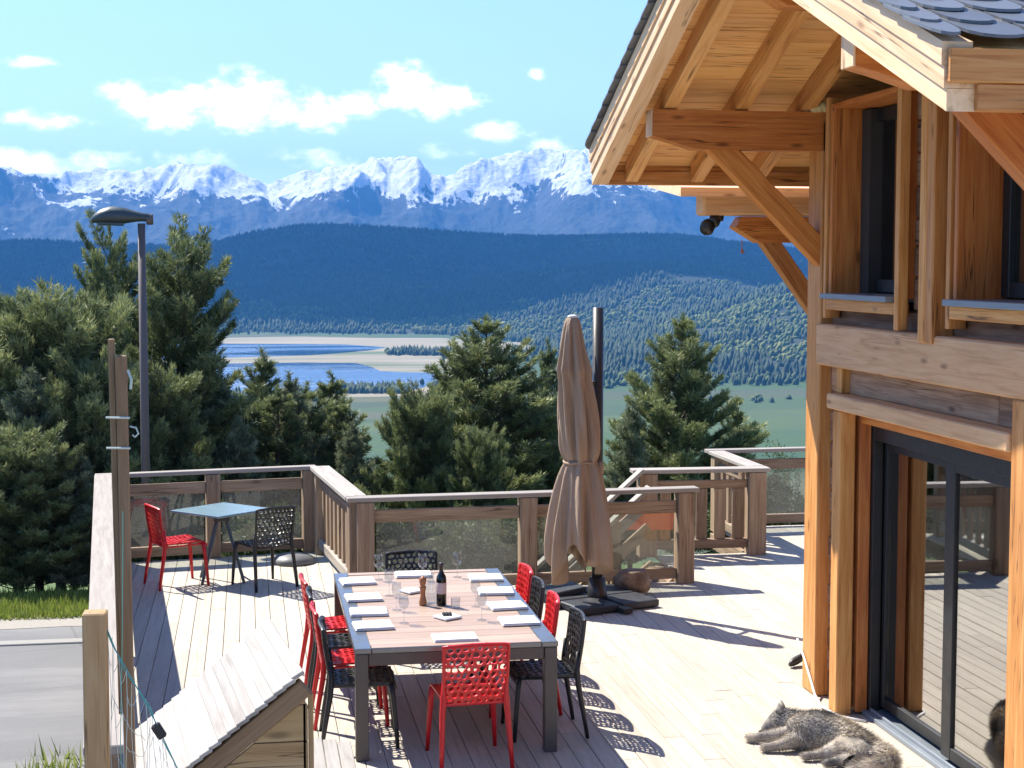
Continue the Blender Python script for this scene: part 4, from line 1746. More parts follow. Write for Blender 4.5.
# ------------------------------------------------------------------ small folding table
ft = thing('folding_table', 'small square folding table with glossy blue grey top near the back railing', 'table', (-.29, 16.56, 0), 0)
ax = (Vector((.745, .667, 0)).normalized(), Vector((-.70, .71, 0)).normalized(), Vector((0, 0, 1)))
ctr = Vector((-.29, 16.56, .728))
for s in (-1, 1):
    MB().obox(ctr + ax[0] * s * .178, ax, (.175, .355, .011), .004).build('tabletop', M['blue_top'], ft)
MB().box(-.37, -.21, 16.48, 16.64, .62, .716, .01).build('hub', M['dark_metal'], ft)
for a in (45, 135, 225, 315):
    dx, dy = math.cos(R(a + 3)), math.sin(R(a + 3))
    mb = MB()
    mb.tube([(-.29 + dx * .05, 16.56 + dy * .05, .66), (-.29 + dx * .30, 16.56 + dy * .30, 0)], .016, 8)
    mb.tube([(-.29 + dx * .06, 16.56 + dy * .06, .64), (-.29 + dx * .25, 16.56 + dy * .25, .715)], .008, 6)
    mb.build('leg', M['steel'], ft)
dm = MB().lathe([(.235, 0), (.24, .015), (.225, .05), (.17, .085), (.08, .102), (.001, .106)], 28, (.46, 17.42, 0.003)).build('cover', M['dome'], None, True)
tag(dm, 'low round dark grey cover lying on the deck by the picket railing', 'cover')

# ------------------------------------------------------------------ parasol
pa = thing('parasol', 'closed brown cantilever parasol tied round the middle on a dark mast', 'parasol', (3.27, 14.80, 0))
MB().tube([(3.27, 14.80, .06), (3.27, 14.80, 2.84)], .052, 20).build('mast', M['dark_metal'], pa, True)
mb = MB()
mb.tube([(3.27, 14.80, .02), (3.27, 14.80, .10), (3.27, 14.80, .26)], [.10, .095, .075], 18)
mb.build('mast_socket', M['dark_metal'], pa, True)
for a in (20, 110):
    d = Vector((math.cos(R(a)), math.sin(R(a)), 0))
    MB().beam(Vector((3.27, 14.80, .03 + .001 * a / 20)) - d * .55, Vector((3.27, 14.80, .03 + .001 * a / 20)) + d * .55, .10, .045).build('base_arm', M['dark_metal'], pa)
for i, (dx, dy) in enumerate(((.235, .22), (-.22, .22), (-.22, -.22), (.235, -.21))):
    c, s = math.cos(R(20)), math.sin(R(20))
    MB().obox((3.27 + dx * c - dy * s, 14.8 + dx * s + dy * c, .045), (Vector((c, s, 0)), Vector((-s, c, 0)), Vector((0, 0, 1))), (.205, .205, .032), .01).build('ballast_slab', M['slab'], pa)
MB().obox((2.95, 15.02, .10), (Vector((.94, .3, .1)).normalized(), Vector((-.3, .94, 0)).normalized(), Vector((-.1, 0, 1)).normalized()), (.2, .17, .03), .008).build('ballast_slab', M['slab'], pa)
# hanging canvas: radius by height and by angle, with deep folds
prof = [(2.755, .045, .08), (2.72, .068, .14), (2.5, .10, .24), (2.30, .128, .30), (2.27, .138, .30), (2.22, .118, .30), (1.95, .148, .36), (1.7, .17, .38), (1.52, .172, .32), (1.445, .15, .18), (1.405, .128, .14), (1.36, .158, .20), (1.2, .185, .30), (1.0, .215, .36), (.8, .240, .42), (.60, .252, .46), (.48, .245, .48)]
na_ = 72
V, F = [], []
cx0, cy0 = 3.02, 14.56
for i, (z, r, dp) in enumerate(prof):
    k = sstep(2.6, 1.3, z)
    cx, cy = cx0 - .045 + .09 * k - .01 * (z < 1.0), cy0 + .02 * k
    for q in range(na_):
        a = 2 * math.pi * q / na_
        fold = math.cos(8 * a + 1.9 * math.sin(z * 1.7) + .8 * math.sin(2 * a)) * .6 + .5 * math.cos(13 * a + 2. + 2.2 * z) + .35 * math.cos(5 * a - z * 2.6) + .5 * mnoise.noise((math.cos(a) * 2.5, math.sin(a) * 2.5, z * 2.2))
        rr = r * (1 + dp * .85 * fold)
        zz = z
        if i == len(prof) - 1 or i == len(prof) - 2:
            zz = z - (.19 if i == len(prof) - 1 else .08) * (.7 * math.cos(3 * a + 2.2) + .5 * math.cos(5 * a + 1.2))
        if z > 2.2 and z < 2.3:
            rr *= 1.04
        V.append((cx + rr * math.cos(a) * 1.02, cy + rr * math.sin(a), zz))
n_ = len(prof)
for i in range(n_ - 1):
    for q in range(na_):
        F.append((i * na_ + q, i * na_ + (q + 1) % na_, (i + 1) * na_ + (q + 1) % na_, (i + 1) * na_ + q))
V.append((cx0 - .045, cy0, 2.765))
for q in range(na_):
    F.append((len(V) - 1, (q + 1) % na_, q))
cv = MB().raw(V, F).build('canopy', M['canvas'], pa, True)
sub = cv.modifiers.new('smooth', 'SUBSURF')
sub.levels = 1
sub.render_levels = 1
sol = cv.modifiers.new('cloth', 'SOLIDIFY')
sol.thickness = .004
mb = MB()
tie = [(cx0 + .03 + .147 * math.cos(a), cy0 + .018 + .141 * math.sin(a), 1.405 + .008 * math.sin(3 * a)) for a in np.linspace(0, 2 * math.pi, 40)]
mb.tube(tie, .014, 7)
mb.lathe([(.001, -.09), (.03, -.07), (.035, 0), (.022, .04), (.001, .05)], 10, (cx0 + .22, cy0 - .02, 1.36))
mb.build('tie_strap', M['canvas'], cv, True)
MB().lathe([(.046, 0), (.048, .012), (.03, .024), (.001, .026)], 20, (cx0 - .045, cy0, 2.755)).build('cap', M['napkin'], cv, True)
mb = MB()
mb.tube([(cx0, cy0 + .03, 2.1), (3.15, 14.70, 2.13), (3.25, 14.79, 2.12)], .022, 8)
mb.build('arm', M['dark_metal'], pa)

# stone beside the base
V, F = [], []
ic = bmesh.new()
bmesh.ops.create_icosphere(ic, subdivisions=4, radius=1)
for v in ic.verts:
    d = v.co.copy()
    k = 1 + .16 * mnoise.noise(d * 1.3) + .07 * mnoise.noise(d * 3.5) + .03 * mnoise.noise(d * 8.)
    zq = d.z * (.145 if d.z > 0 else .13)
    V.append((3.72 + d.x * .185 * k, 15.20 + d.y * .15 * k, max(.002, .125 + max(-.125, min(.115, zq * k * 1.1)))))
F = [tuple(v.index for v in f.verts) for f in ic.faces]
ic.free()
t = NT('brown_stone')
n = t.noise(t.obj(), 9, 6)
t.base(t.ramp(n, [(.3, (.10, .06, .035)), (.55, (.22, .145, .09)), (.72, (.36, .27, .19))]))
t.set(Roughness=.85)
t.bump(n, .7, .02)
o = MB().raw(V, F).build('stone', t.m, None, True)
tag(o, 'rounded brown stone lying beside the parasol base', 'stone')

sh = MB()
V, F = [], []
for i, (y, r, zz) in enumerate(((0, .012, .03), (.03, .036, .036), (.08, .046, .045), (.15, .048, .055), (.22, .045, .07), (.27, .03, .08), (.29, .008, .08))):
    for q in range(14):
        a = 2 * math.pi * q / 14
        V.append((4.27 + .42 * y * 2.2 + .35 * r * math.cos(a) - .3 * y, 12.17 + .25 * y + r * math.cos(a), max(.004, zz + r * .8 * math.sin(a))))
for i in range(6):
    for q in range(14):
        F.append((i * 14 + q, i * 14 + (q + 1) % 14, (i + 1) * 14 + (q + 1) % 14, (i + 1) * 14 + q))
o = sh.raw(V, F).build('shoe', M['leather'], None, True)
tag(o, 'dark shoe toe peeping out behind the foot of the corner post', 'shoe')

# ------------------------------------------------------------------ boarded hatch over the stairwell in the foreground
ht_ = thing('stairwell_hatch', 'lean-to hatch of bleached overlapping boards with yellow plank gable in the foreground', 'hatch', (0, 7.5, 0))
A0, A1 = Vector((.104, 8.05, 1.45)), Vector((.232, 6.98, 1.45))       # ridge, far to near
dn = Vector((-.71, .06, -.59))
dl = dn.normalized()
rg = (A1 - A0)
nrm = rg.normalized().cross(dl)
if nrm.z < 0:
    nrm = -nrm
mb = MB()
nb = 18
wd = .95 / nb
for i in range(nb):
    s = i * wd
    tilt = (dl + nrm * -.10).normalized() if False else (dl + nrm * .13).normalized()
    up2 = rg.normalized().cross(tilt)
    if up2.z < 0:
        up2 = -up2
    c = (A0 + A1) / 2 + dl * (s + wd * .55) + nrm * .016
    mb.obox(c, (rg.normalized(), tilt, up2), (rg.length / 2 + .006 + random.uniform(-.006, .006), wd * .58, .009), .003)
mb.build('board_slope', M['hatch_top'], ht_)
# near trim beam, under the edge, and the plank gable below it
mb = MB()
mb.beam(A1 + Vector((-.0, .04, -.062)), A1 + Vector((0, .04, -.062)) + dl * .94, .05, .085, nrm)
mb.build('edge_beam', M['grey_post'], ht_)
mb = MB()
z = -.02
sl_ = dl.z / dl.x
ztop = A1.z - .125


def xl(zz):
    return max(A1.x + (zz - ztop) / sl_, A1.x - .72)


while z < ztop - .02:
    z1 = min(z + .165, ztop)
    mb.prism([(xl(z), A1.y + .05, z + .003), (A1.x, A1.y + .05, z + .003), (A1.x, A1.y + .05, z1 - .003), (min(xl(z1), A1.x - .002), A1.y + .05, z1 - .003)], (0, .022, 0), axis=(1, 0, 0))
    z = z1
mb.build('plank_gable', M['hatch_side'], ht_)
mb = MB()
for k in range(8):
    z0 = -.02 + k * .165
    mb.prism([(A0.x + .01, A0.y - .03, z0 + .003), (A1.x + .01, A1.y + .05, z0 + .003), (A1.x + .01, A1.y + .05, z0 + .162), (A0.x + .01, A0.y - .03, z0 + .162)], (-.02, 0, 0), axis=(0, 1, 0))
mb.box(A1.x + .012, A1.x + .035, A1.y + .04, A1.y + .08, -.02, A1.z - .10)
mb.build('plank_side', M['hatch_side'], ht_)
st2 = thing('step', 'low bleached wooden step against the right side of the boarded hatch', 'step', (.45, 8.9, 0))
mb = MB()
for k in range(3):
    mb.box(.332 + k * .083, .332 + k * .083 + .079, 8.5, 9.54 - k * .05, .372, .40)
mb.build('top', M['hatch_top'], st2)
mb = MB()
for z0 in (.0, .186):
    mb.box(.337, .575, 8.53, 8.555, z0, z0 + .184)
    mb.box(.55, .575, 8.557, 9.40, z0, z0 + .184)
mb.build('side', M['hatch_side'], st2)

# ------------------------------------------------------------------ fence posts, net and twine at the lower left
o = MB().beam((-.655, 6.8, -.69), (-.645, 6.8, 1.80), .098, .098, (0, 1, 0), .006).build('fence_post', M['new_post'])
tag(o, 'short thick fresh pine post at the lower left, holding the net', 'post')
fp = thing('fence_post', 'tall slim double post of greyed wood in front of the left railing', 'post', (-.54, 7.0, -.69))
MB().beam((-.522, 7.0, -.69), (-.535, 7.0, 2.86), .045, .06, (0, 1, 0), .004).build('batten', M['grey_post'], fp)
MB().beam((-.560, 7.03, 1.3), (-.578, 7.03, 2.93), .026, .05, (0, 1, 0), .003).build('batten', M['grey_post'], fp)
for z in (2.60, 2.47):
    MB().tube([(-.60, 6.955, z), (-.50, 6.955, z - .003)], .005, 6).build('wire_tie', M['net_wire'], fp)
MB().tube([(-.505, 6.96, 2.80), (-.49, 6.95, 2.76), (-.495, 6.95, 2.72)], .006, 6).build('wire_hook', M['net_wire'], fp)
MB().tube([(-.50, 6.96, 2.56), (-.475, 6.95, 2.555), (-.465, 6.95, 2.53), (-.48, 6.95, 2.515), (-.49, 6.95, 2.525)], .004, 6).build('wire_hook', M['net_wire'], fp)

nt = thing('garden_net', 'loose wire net with green twine sagging from the short post over the hatch', 'net', (-.5, 6.8, 1.))
top_pts = [Vector((-.60, 6.80, 1.72)), Vector((-.575, 6.78, 1.66)), Vector((-.52, 6.74, 1.57)), Vector((-.46, 6.7, 1.47)), Vector((-.42, 6.68, 1.40)), Vector((-.385, 6.66, 1.33)), Vector((-.34, 6.62, 1.24)), Vector((-.27, 6.58, 1.09)), Vector((-.20, 6.55, .95))]
mb = MB()
mb.tube(top_pts, .0028, 6)
mb.tube([p + Vector((.006 * math.sin(i * 2.1), 0, .012 * math.cos(i * 1.7))) for i, p in enumerate(top_pts)], .002, 5)
mb.tube([(-.535, 6.93, 2.2), (-.545, 6.93, 1.7), (-.56, 6.9, 1.2), (-.55, 6.9, .8)], .002, 5)
mb.build('twine', M['green_rope'], nt)
MB().obox((-.383, 6.64, 1.325), (Vector((.5, 0, -.86)), Vector((0, 1, 0)), Vector((.86, 0, .5))), (.034, .014, .02), .006).build('clip', M['frame'], nt)


def rope_at(f):
    k = f * (len(top_pts) - 1)
    i = min(int(k), len(top_pts) - 2)
    return top_pts[i].lerp(top_pts[i + 1], k - i)


mb = MB()
nw = 17
cols = []
for i in range(nw):
    f = .02 + .93 * i / (nw - 1)
    p = rope_at(f)
    xb = -.60 + .42 * (i / (nw - 1)) ** 1.1
    pts = []
    for k in range(9):
        u = k / 8
        pts.append(Vector((p.x + (xb - p.x) * u + .012 * math.sin(i * 1.9 + u * 6.) * (.4 + u), p.y + .05 * math.sin(u * 3. + i), p.z + (.72 - p.z) * u)))
    cols.append(pts)
    mb.tube(pts, .0016, 4, cap=False)
for i in range(nw - 1):
    for k in range(1, 9):
        if random.random() < .75:
            a, b = cols[i][k], cols[i + 1][k if random.random() < .6 else k - 1]
            m_ = (a + b) / 2 + Vector((0, 0, -.012))
            mb.tube([a, m_, b], .0014, 4, cap=False)
mb.build('mesh', M['net_wire'], nt)

# ------------------------------------------------------------------ street lamp behind the deck
lx = -1.26
sl2 = thing('street_lamp', 'tall brown street lamp with drooping grey head rising in front of the pines', 'street lamp', (lx, 20.0, -.7))
MB().tube([(lx, 20., -.75), (lx, 20., 1.2), (lx, 20., 3.74)], [.055, .052, .045], 16).build('pole', M['pole_brown'], sl2, True)
V, F = [], []
secs = [(.12, .0, .045, .05), (.10, 0, .06, .06), (.02, .01, .07, .062), (-.06, .015, .085, .075), (-.2, .02, .12, .115), (-.36, .025, .14, .125), (-.48, .01, .12, .10), (-.57, -.015, .08, .055), (-.60, -.03, .02, .012)]
for (dx, dz, wy, hz_) in secs:
    for q in range(18):
        a = 2 * math.pi * q / 18
        V.append((lx + dx, 20 + wy * math.cos(a), 3.80 + dz + (hz_ * math.sin(a) * (1.0 if math.sin(a) > 0 else .72))))
for i in range(len(secs) - 1):
    for q in range(18):
        F.append((i * 18 + q, i * 18 + (q + 1) % 18, (i + 1) * 18 + (q + 1) % 18, (i + 1) * 18 + q))
F.append(tuple(range(17, -1, -1)))
F.append(tuple((len(secs) - 1) * 18 + q for q in range(18)))
hd = MB().raw(V, F).build('lamp_head', M['lamp_grey'], sl2, True)
mb = MB()
mb.obox((lx - .36, 20, 3.735), (Vector((1, 0, -.02)).normalized(), Vector((0, 1, 0)), Vector((.02, 0, 1)).normalized()), (.15, .085, .02), .01)
mb.build('lens', M['lamp_grey'], hd)
MB().tube([(lx + .06, 20, 3.79), (lx + .14, 20, 3.79)], .065, 14).build('spigot', M['pole_brown'], sl2, True)

# ------------------------------------------------------------------ sleeping dog
def skin_body(name, pts, edges, radii, root, levels=2):
    me = bpy.data.meshes.new(name)
    me.from_pydata(pts, edges, [])
    ob = bpy.data.objects.new(name, me)
    COL.objects.link(ob)
    md = ob.modifiers.new('skin', 'SKIN')
    md.use_smooth_shade = True
    sk = me.skin_vertices[0].data
    for i, r in enumerate(radii):
        sk[i].radius = (r, r) if not isinstance(r, tuple) else r
        sk[i].use_root = (i == root)
    ss = ob.modifiers.new('sub', 'SUBSURF')
    ss.levels = levels
    ss.render_levels = levels
    dg = bpy.context.evaluated_depsgraph_get()
    ev = ob.evaluated_get(dg)
    m2 = bpy.data.meshes.new_from_object(ev)
    bpy.data.objects.remove(ob)
    return m2


dp = [((3.93, 9.66, .125), .118), ((3.87, 9.82, .135), .115), ((3.78, 9.98, .142), .138), ((3.69, 10.13, .138), .132), ((3.62, 10.235, .135), .10), ((3.56, 10.30, .145), .088), ((3.515, 10.315, .115), .062), ((3.465, 10.315, .075), .04), ((3.435, 10.31, .062), .026),
      ((3.60, 10.05, .085), .062), ((3.49, 10.03, .052), .042), ((3.41, 10.04, .036), .031), ((3.345, 10.05, .032), .034),
      ((3.58, 10.16, .085), .058), ((3.46, 10.22, .055), .042), ((3.38, 10.26, .036), .030), ((3.315, 10.285, .032), .034),
      ((3.79, 9.70, .10), .082), ((3.72, 9.80, .055), .045), ((3.62, 9.82, .036), .028), ((3.545, 9.825, .032), .032),
      ((3.83, 9.60, .085), .072), ((3.76, 9.66, .05), .042), ((3.69, 9.66, .036), .028), ((3.63, 9.665, .032), .033),
      ((4.02, 9.53, .10), .05), ((3.99, 9.42, .09), .062), ((3.90, 9.38, .075), .07), ((3.80, 9.41, .055), .05), ((3.74, 9.46, .035), .022)]
de = [(0, 1), (1, 2), (2, 3), (3, 4), (4, 5), (5, 6), (6, 7), (7, 8), (3, 9), (9, 10), (10, 11), (11, 12), (3, 13), (13, 14), (14, 15), (15, 16), (0, 17), (17, 18), (18, 19), (19, 20), (0, 21), (21, 22), (22, 23), (23, 24), (0, 25), (25, 26), (26, 27), (27, 28), (28, 29)]
DO = Vector((3.75, 9.9, 0))
m2 = skin_body('dog_tmp', [tuple(Vector(p) - DO) for p, r in dp], de, [r for p, r in dp], 0)
t = NT('dog_coat')
n = t.noise(t.obj(), 9, 4)
t.base(t.ramp(n, [(.35, (.10, .095, .09)), (.5, (.25, .23, .20)), (.65, (.42, .37, .30))]))
t.set(Roughness=.9)
M['coat'] = t.m
t = NT('dog_hair')
t.base(t.ramp(t.attr('rv', 'Fac'), [(0., (.06, .058, .058)), (.3, (.21, .20, .195)), (.6, (.38, .33, .275)), (1., (.64, .56, .45))]))
t.set(Roughness=.6)
M['hair'] = t.m
m2.materials.clear()
m2.materials.append(M['coat'])
dog = bpy.data.objects.new('dog', m2)
COL.objects.link(dog)
dog.location = DO
tag(dog, 'shaggy grey and tan dog sleeping on its side before the glass door', 'dog')
m2.calc_loop_triangles()
vs = np.array([v.co[:] for v in m2.vertices])
vn = np.array([v.normal[:] for v in m2.vertices])
tri = np.array([lt.vertices[:] for lt in m2.loop_triangles])
ar = np.linalg.norm(np.cross(vs[tri[:, 1]] - vs[tri[:, 0]], vs[tri[:, 2]] - vs[tri[:, 0]]), axis=1)
NH = 34000
ti = rng.choice(len(tri), NH, p=ar / ar.sum())
b1, b2 = rng.random(NH), rng.random(NH)
sw = b1 + b2 > 1
b1[sw], b2[sw] = 1 - b1[sw], 1 - b2[sw]
pp = vs[tri[ti, 0]] * (1 - b1 - b2)[:, None] + vs[tri[ti, 1]] * b1[:, None] + vs[tri[ti, 2]] * b2[:, None]
nn = vn[tri[ti, 0]] * (1 - b1 - b2)[:, None] + vn[tri[ti, 1]] * b1[:, None] + vn[tri[ti, 2]] * b2[:, None]
nn /= np.linalg.norm(nn, axis=1)[:, None]
wp = pp + np.array(DO)[None]
SK = np.array([p for p, r in dp])
segs = np.array(de)
best = np.full(NH, 1e9)
fl = np.zeros((NH, 3))
sid = np.zeros(NH, int)
for si, (a, b) in enumerate(de):
    A, B = SK[a], SK[b]
    d = B - A
    tt = np.clip(((wp - A) @ d) / (d @ d), 0, 1)
    ds = np.linalg.norm(wp - (A + tt[:, None] * d), axis=1) / (dp[a][1] * (1 - tt) + dp[b][1] * tt)
    m_ = ds < best
    best[m_] = ds[m_]
    dd = d / np.linalg.norm(d)
    if si < 8:
        dd = -dd
    fl[m_] = dd
    sid[m_] = si
legs = (sid >= 8) & (sid < 24)
tail = sid >= 24
face = (sid >= 5) & (sid < 8)
flow = fl + nn * .5 + rng.normal(0, .25, (NH, 3))
flow -= nn * np.minimum(0, (flow * nn).sum(1))[:, None]
flow /= np.linalg.norm(flow, axis=1)[:, None]
ln_ = rng.uniform(.03, .06, NH)
ln_[legs] *= .55
ln_[face] *= .28
ln_[tail] *= 1.35
side = np.cross(flow, nn)
side /= np.linalg.norm(side, axis=1)[:, None] + 1e-9
wdt = rng.uniform(.0025, .0045, NH)
tip = pp + flow * ln_[:, None]
tip[:, 2] = np.maximum(tip[:, 2], .004)
HV = np.stack([pp - side * wdt[:, None] / 2 - nn * .004, pp + side * wdt[:, None] / 2 - nn * .004, tip], 1).reshape(-1, 3)
hv_ = np.zeros(NH)
for i in range(NH):
    x, y, z = wp[i]
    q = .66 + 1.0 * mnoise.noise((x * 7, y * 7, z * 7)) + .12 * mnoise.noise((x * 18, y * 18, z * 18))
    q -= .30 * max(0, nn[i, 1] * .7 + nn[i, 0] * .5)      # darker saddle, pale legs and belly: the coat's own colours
    if legs[i]:
        q += .28
    if face[i]:
        q += .05
    if tail[i]:
        q += .32
    hv_[i] = q + random.gauss(0, .07)
fast_mesh('fur', HV, np.arange(NH * 3).reshape(-1, 3), M['hair'], np.clip(hv_, 0, 1), dog)
for (c, a) in (((3.585, 10.36, .205), (3.59, 10.385, .275)), ((3.545, 10.27, .215), (3.535, 10.275, .285))):
    c, a = Vector(c) - DO + Vector((0, -.015, -.005)), Vector(a) - DO + Vector((0, -.015, -.015))
    mb = MB()
    mb.tube([c, c.lerp(a, .4), a], [.034, .026, .004], 8)
    ob = mb.build('ear', M['coat'], None, True)
    ob.parent = dog
mb = MB()
mb.lathe([(.001, -.014), (.012, -.01), (.016, 0), (.012, .01), (.001, .013)], 10, Vector((3.425, 10.307, .063)) - DO)
ob = mb.build('nose', M['black_plastic'], None, True)
ob.parent = dog
for (c) in ((3.497, 10.27, .135), (3.50, 10.345, .15)):
    mb = MB()
    mb.lathe([(.001, -.008), (.007, -.005), (.009, 0), (.007, .005), (.001, .008)], 8, Vector(c) - DO)
    ob = mb.build('eye', M['black_plastic'], None, True)
    ob.parent = dog


# ------------------------------------------------------------------ pines, shrubs, grass
def needles(P, D, n, L, wdt, spread):
    """n thin needles fanned round each shoot"""
    m = len(P)
    P = np.repeat(P, n, 0)
    D = np.repeat(D, n, 0)
    r = rng.normal(0, 1, (m * n, 3))
    d = D + r * spread
    d /= np.linalg.norm(d, axis=1)[:, None]
    s = np.cross(d, rng.normal(0, 1, (m * n, 3)))
    s /= np.linalg.norm(s, axis=1)[:, None] + 1e-9
    l = rng.uniform(.65, 1.1, m * n) * L
    base = P + D * rng.uniform(-.35, .35, m * n)[:, None] * L
    tip = base + d * l[:, None]
    mid = base + d * (l * .45)[:, None]
    V = np.stack([base, mid - s * wdt / 2, tip, mid + s * wdt / 2], 1).reshape(-1, 3)
    F = np.arange(m * n * 4).reshape(-1, 4)
    return V, F


def make_pine(H, Rm, seed, open_=0., lean=0., n=20, L=.15, flat=.85):
    """a young mountain pine: whorls of limbs, shoots turned up at the tips, needles in tufts; returns (needle arrays, wood builder)"""
    rr = random.Random(seed)
    P, D, T = [], [], []
    wood_ = MB()
    tr = []
    for i in range(9):
        t = i / 8
        tr.append(Vector((lean * t * t * H + .05 * math.sin(seed + t * 5), .05 * math.cos(seed * 2 + t * 4), H * t * .98)))
    wood_.tube(tr, [max(.012, .019 * H * (1 - t_ * .93)) for t_ in np.linspace(0, 1, 9)], 8)

    def trunk(t):
        k = min(7.999, t * 8)
        i = int(k)
        return tr[i].lerp(tr[i + 1], k - i)
    z = .06 * H
    while z < H * .985:
        t = z / H
        prof = (1 - t) ** flat * min(1, .55 + t * 2.2) + .035
        nb = rr.randint(5, 7) if t < .85 else rr.randint(3, 5)
        a0 = rr.uniform(0, 6.28)
        for b in range(nb):
            if rr.random() < open_:
                continue
            a = a0 + 6.283 * b / nb + rr.uniform(-.35, .35)
            ln = Rm * prof * rr.uniform(.62, 1.22)
            if rr.random() < .10:
                ln *= 1.1
            base = trunk(t)
            rise = .12 + .75 * t * t + rr.uniform(-.1, .15)
            pts = []
            for k in range(5):
                u = k / 4
                pts.append(base + Vector((math.cos(a) * ln * u, math.sin(a) * ln * u, ln * (rise * u + .32 * u * u))))
            wood_.tube(pts, [max(.004, .012 * ln * (1.1 - u) + .004) for u in np.linspace(0, 1, 5)], 5, cap=False)
            tv = rr.uniform(-.2, .2)
            ns = max(3, int(ln / .085))
            for k in range(ns + 1):
                u = .30 + .70 * k / ns
                p = pts[min(4, int(u * 4))].lerp(pts[min(4, int(u * 4) + 1)], u * 4 - int(u * 4)) if u < 1 else pts[4]
                d = (pts[4] - pts[3]).normalized()
                for sgn in (-1, 0, 1):
                    if sgn == 0 and u < .8 and rr.random() < .5:
                        continue
                    sl = ln * .30 * (1.15 - u * .75) * rr.uniform(.5, 1.2)
                    sd = Vector((-math.sin(a), math.cos(a), 0)) * sgn
                    q = p + sd * sl + d * sl * .45 + Vector((0, 0, sl * .30 + rr.uniform(-.03, .05)))
                    dirv = (d * .6 + sd * .45 + Vector((0, 0, .75))).normalized()
                    reps = 1 if sl < .12 else 2
                    for e in range(reps):
                        qq = p.lerp(q, 1 - .5 * e)
                        P.append(tuple(qq))
                        D.append(tuple(dirv))
                        T.append(min(1, max(0, .42 + tv + rr.gauss(0, .13) + .28 * (u > .85))))
        z += H * .038 * rr.uniform(.8, 1.2) + .02
    # leader
    for k in range(7):
        P.append(tuple(trunk(1.) + Vector((rr.uniform(-.03, .03), rr.uniform(-.03, .03), -.05 + .05 * k))))
        D.append((rr.uniform(-.3, .3), rr.uniform(-.3, .3), .95))
        T.append(.6)
    P, D = np.array(P), np.array(D)
    V, F = needles(P, D, n, L, .0165, .52)
    rv = np.clip(np.repeat(np.array(T), n) + rng.normal(0, .09, len(P) * n), 0, 1)
    return V, F, rv, wood_


kinds = {}


def pine_kind(key, label_cat='pine', **kw):
    V, F, rv, wd_ = make_pine(**kw)
    t = thing('pine_tree', 'x', 'tree', (0, 0, 0))
    fast_mesh('crown', V, F, M['needles_grey'] if key == 'grey' else M['needles'], rv, t)
    wd_.build('trunk', M['bark']).parent = t
    kinds[key] = [t, kw['H'], True]


pine_kind('broad', H=5.6, Rm=1.45, seed=3, open_=.16, flat=.45, L=.14)
pine_kind('cone', H=5.4, Rm=1.9, seed=8, open_=.14, flat=.85, L=.14)
pine_kind('slim', H=4.8, Rm=1.0, seed=15, open_=.2, flat=.7, L=.14)
pine_kind('grey', H=4.4, Rm=1.1, seed=23, open_=.08, flat=.8)
pine_kind('bush', H=3.6, Rm=1.45, seed=31, open_=.03, flat=.42)


def pine(kind, px, top, Y, label, wide=1., rz=None, below=0.):
    p = on_y(px, 264, Y)
    zt_ = on_y(px, top, Y).z
    zb = ground_z(p.x, Y) - .05 - below
    src, H, fresh = kinds[kind]
    if fresh:
        t = src
        kinds[kind][2] = False
    else:
        t = copy_tree(src)
    s = (zt_ - zb) / (H * 1.03)
    t.location = (p.x, Y, zb)
    t.scale = (s * wide, s * wide, s)
    t.rotation_euler = (0, 0, rz if rz is not None else random.uniform(0, 6.28))
    t['label'] = label
    t['group'] = 'pines on the slope behind the terrace'
    return t


pine('broad', 178, 228, 24.5, 'tall broad pine just right of the street lamp pole', .98, 1.0)
pine('broad', 113, 226, 26.5, 'tall pine with a narrow top just left of the street lamp head', .72, 3.4)
pine('bush', 52, 314, 22.5, 'rounded pine at the left behind the road, third from the left edge', 1.0)
pine('bush', 8, 326, 23.5, 'dense pine at the left edge of the photo behind the road', 1.0)
pine('grey', 30, 372, 21.3, 'grey green young pine low behind the road grass', 1.15)
pine('bush', 88, 372, 21.6, 'dark low pine behind the tall double post', .85)
pine('bush', -38, 322, 23, 'dark pine mostly outside the left edge', 1.0)
pine('grey', -20, 410, 20.9, 'low grey pine at the far left by the road', 1.1)
pine('bush', 150, 385, 22.4, 'low bushy pine at the foot of the street lamp', .85)
pine('bush', 16, 440, 20.5, 'lowest pine at the left edge, right behind the grass verge', 1.25)
pine('grey', 70, 452, 20.6, 'low grey pine behind the grass verge beside the deck railing', 1.3)
pine('slim', 206, 350, 25.5, 'mid green pine at the right shoulder of the tall broad pine', 1.0)
pine('slim', 258, 352, 27.0, 'slim pine with a bare spire before the lake, leftmost of three', 1.3)
pine('grey', 290, 376, 25.0, 'greyish small pine in the middle of the three before the lake', 1.0)
pine('slim', 326, 374, 26.5, 'slim pine before the lake, rightmost of three', 1.4)
pine('grey', 236, 420, 22.8, 'short grey pine behind the left corner of the back railing', 1.0)
pine('grey', 352, 425, 24.0, 'short grey pine behind the corner of the picket railing', 1.0)
pine('grey', 216, 380, 24.2, 'grey green pine in front of the slim pines, beside the tall broad pine', 1.2)
pine('slim', 276, 388, 24.6, 'low slim pine in the band before the lake, just right of its leftmost spire', 1.5)
pine('slim', 308, 385, 25.6, 'low wide pine between the greyish small pine and the rightmost lake pine', 1.5)
pine('slim', 345, 398, 25.4, 'low pine right of the rightmost slim pine before the lake', 1.4)
pine('cone', 488, 318, 25.5, 'big dark conical pine in the centre behind the glass railing', 1.4, 2.0)
pine('slim', 452, 345, 26.2, 'narrow pine against the left flank of the big central pine', 1.05)
pine('bush', 420, 402, 23.6, 'light green bushy pine in front of the big central pine', .75)
pine('slim', 546, 342, 29.0, 'slender light pine between the big central pine and the parasol', .8)
pine('bush', 540, 418, 25.2, 'low dark pine just left of the parasol', .62)
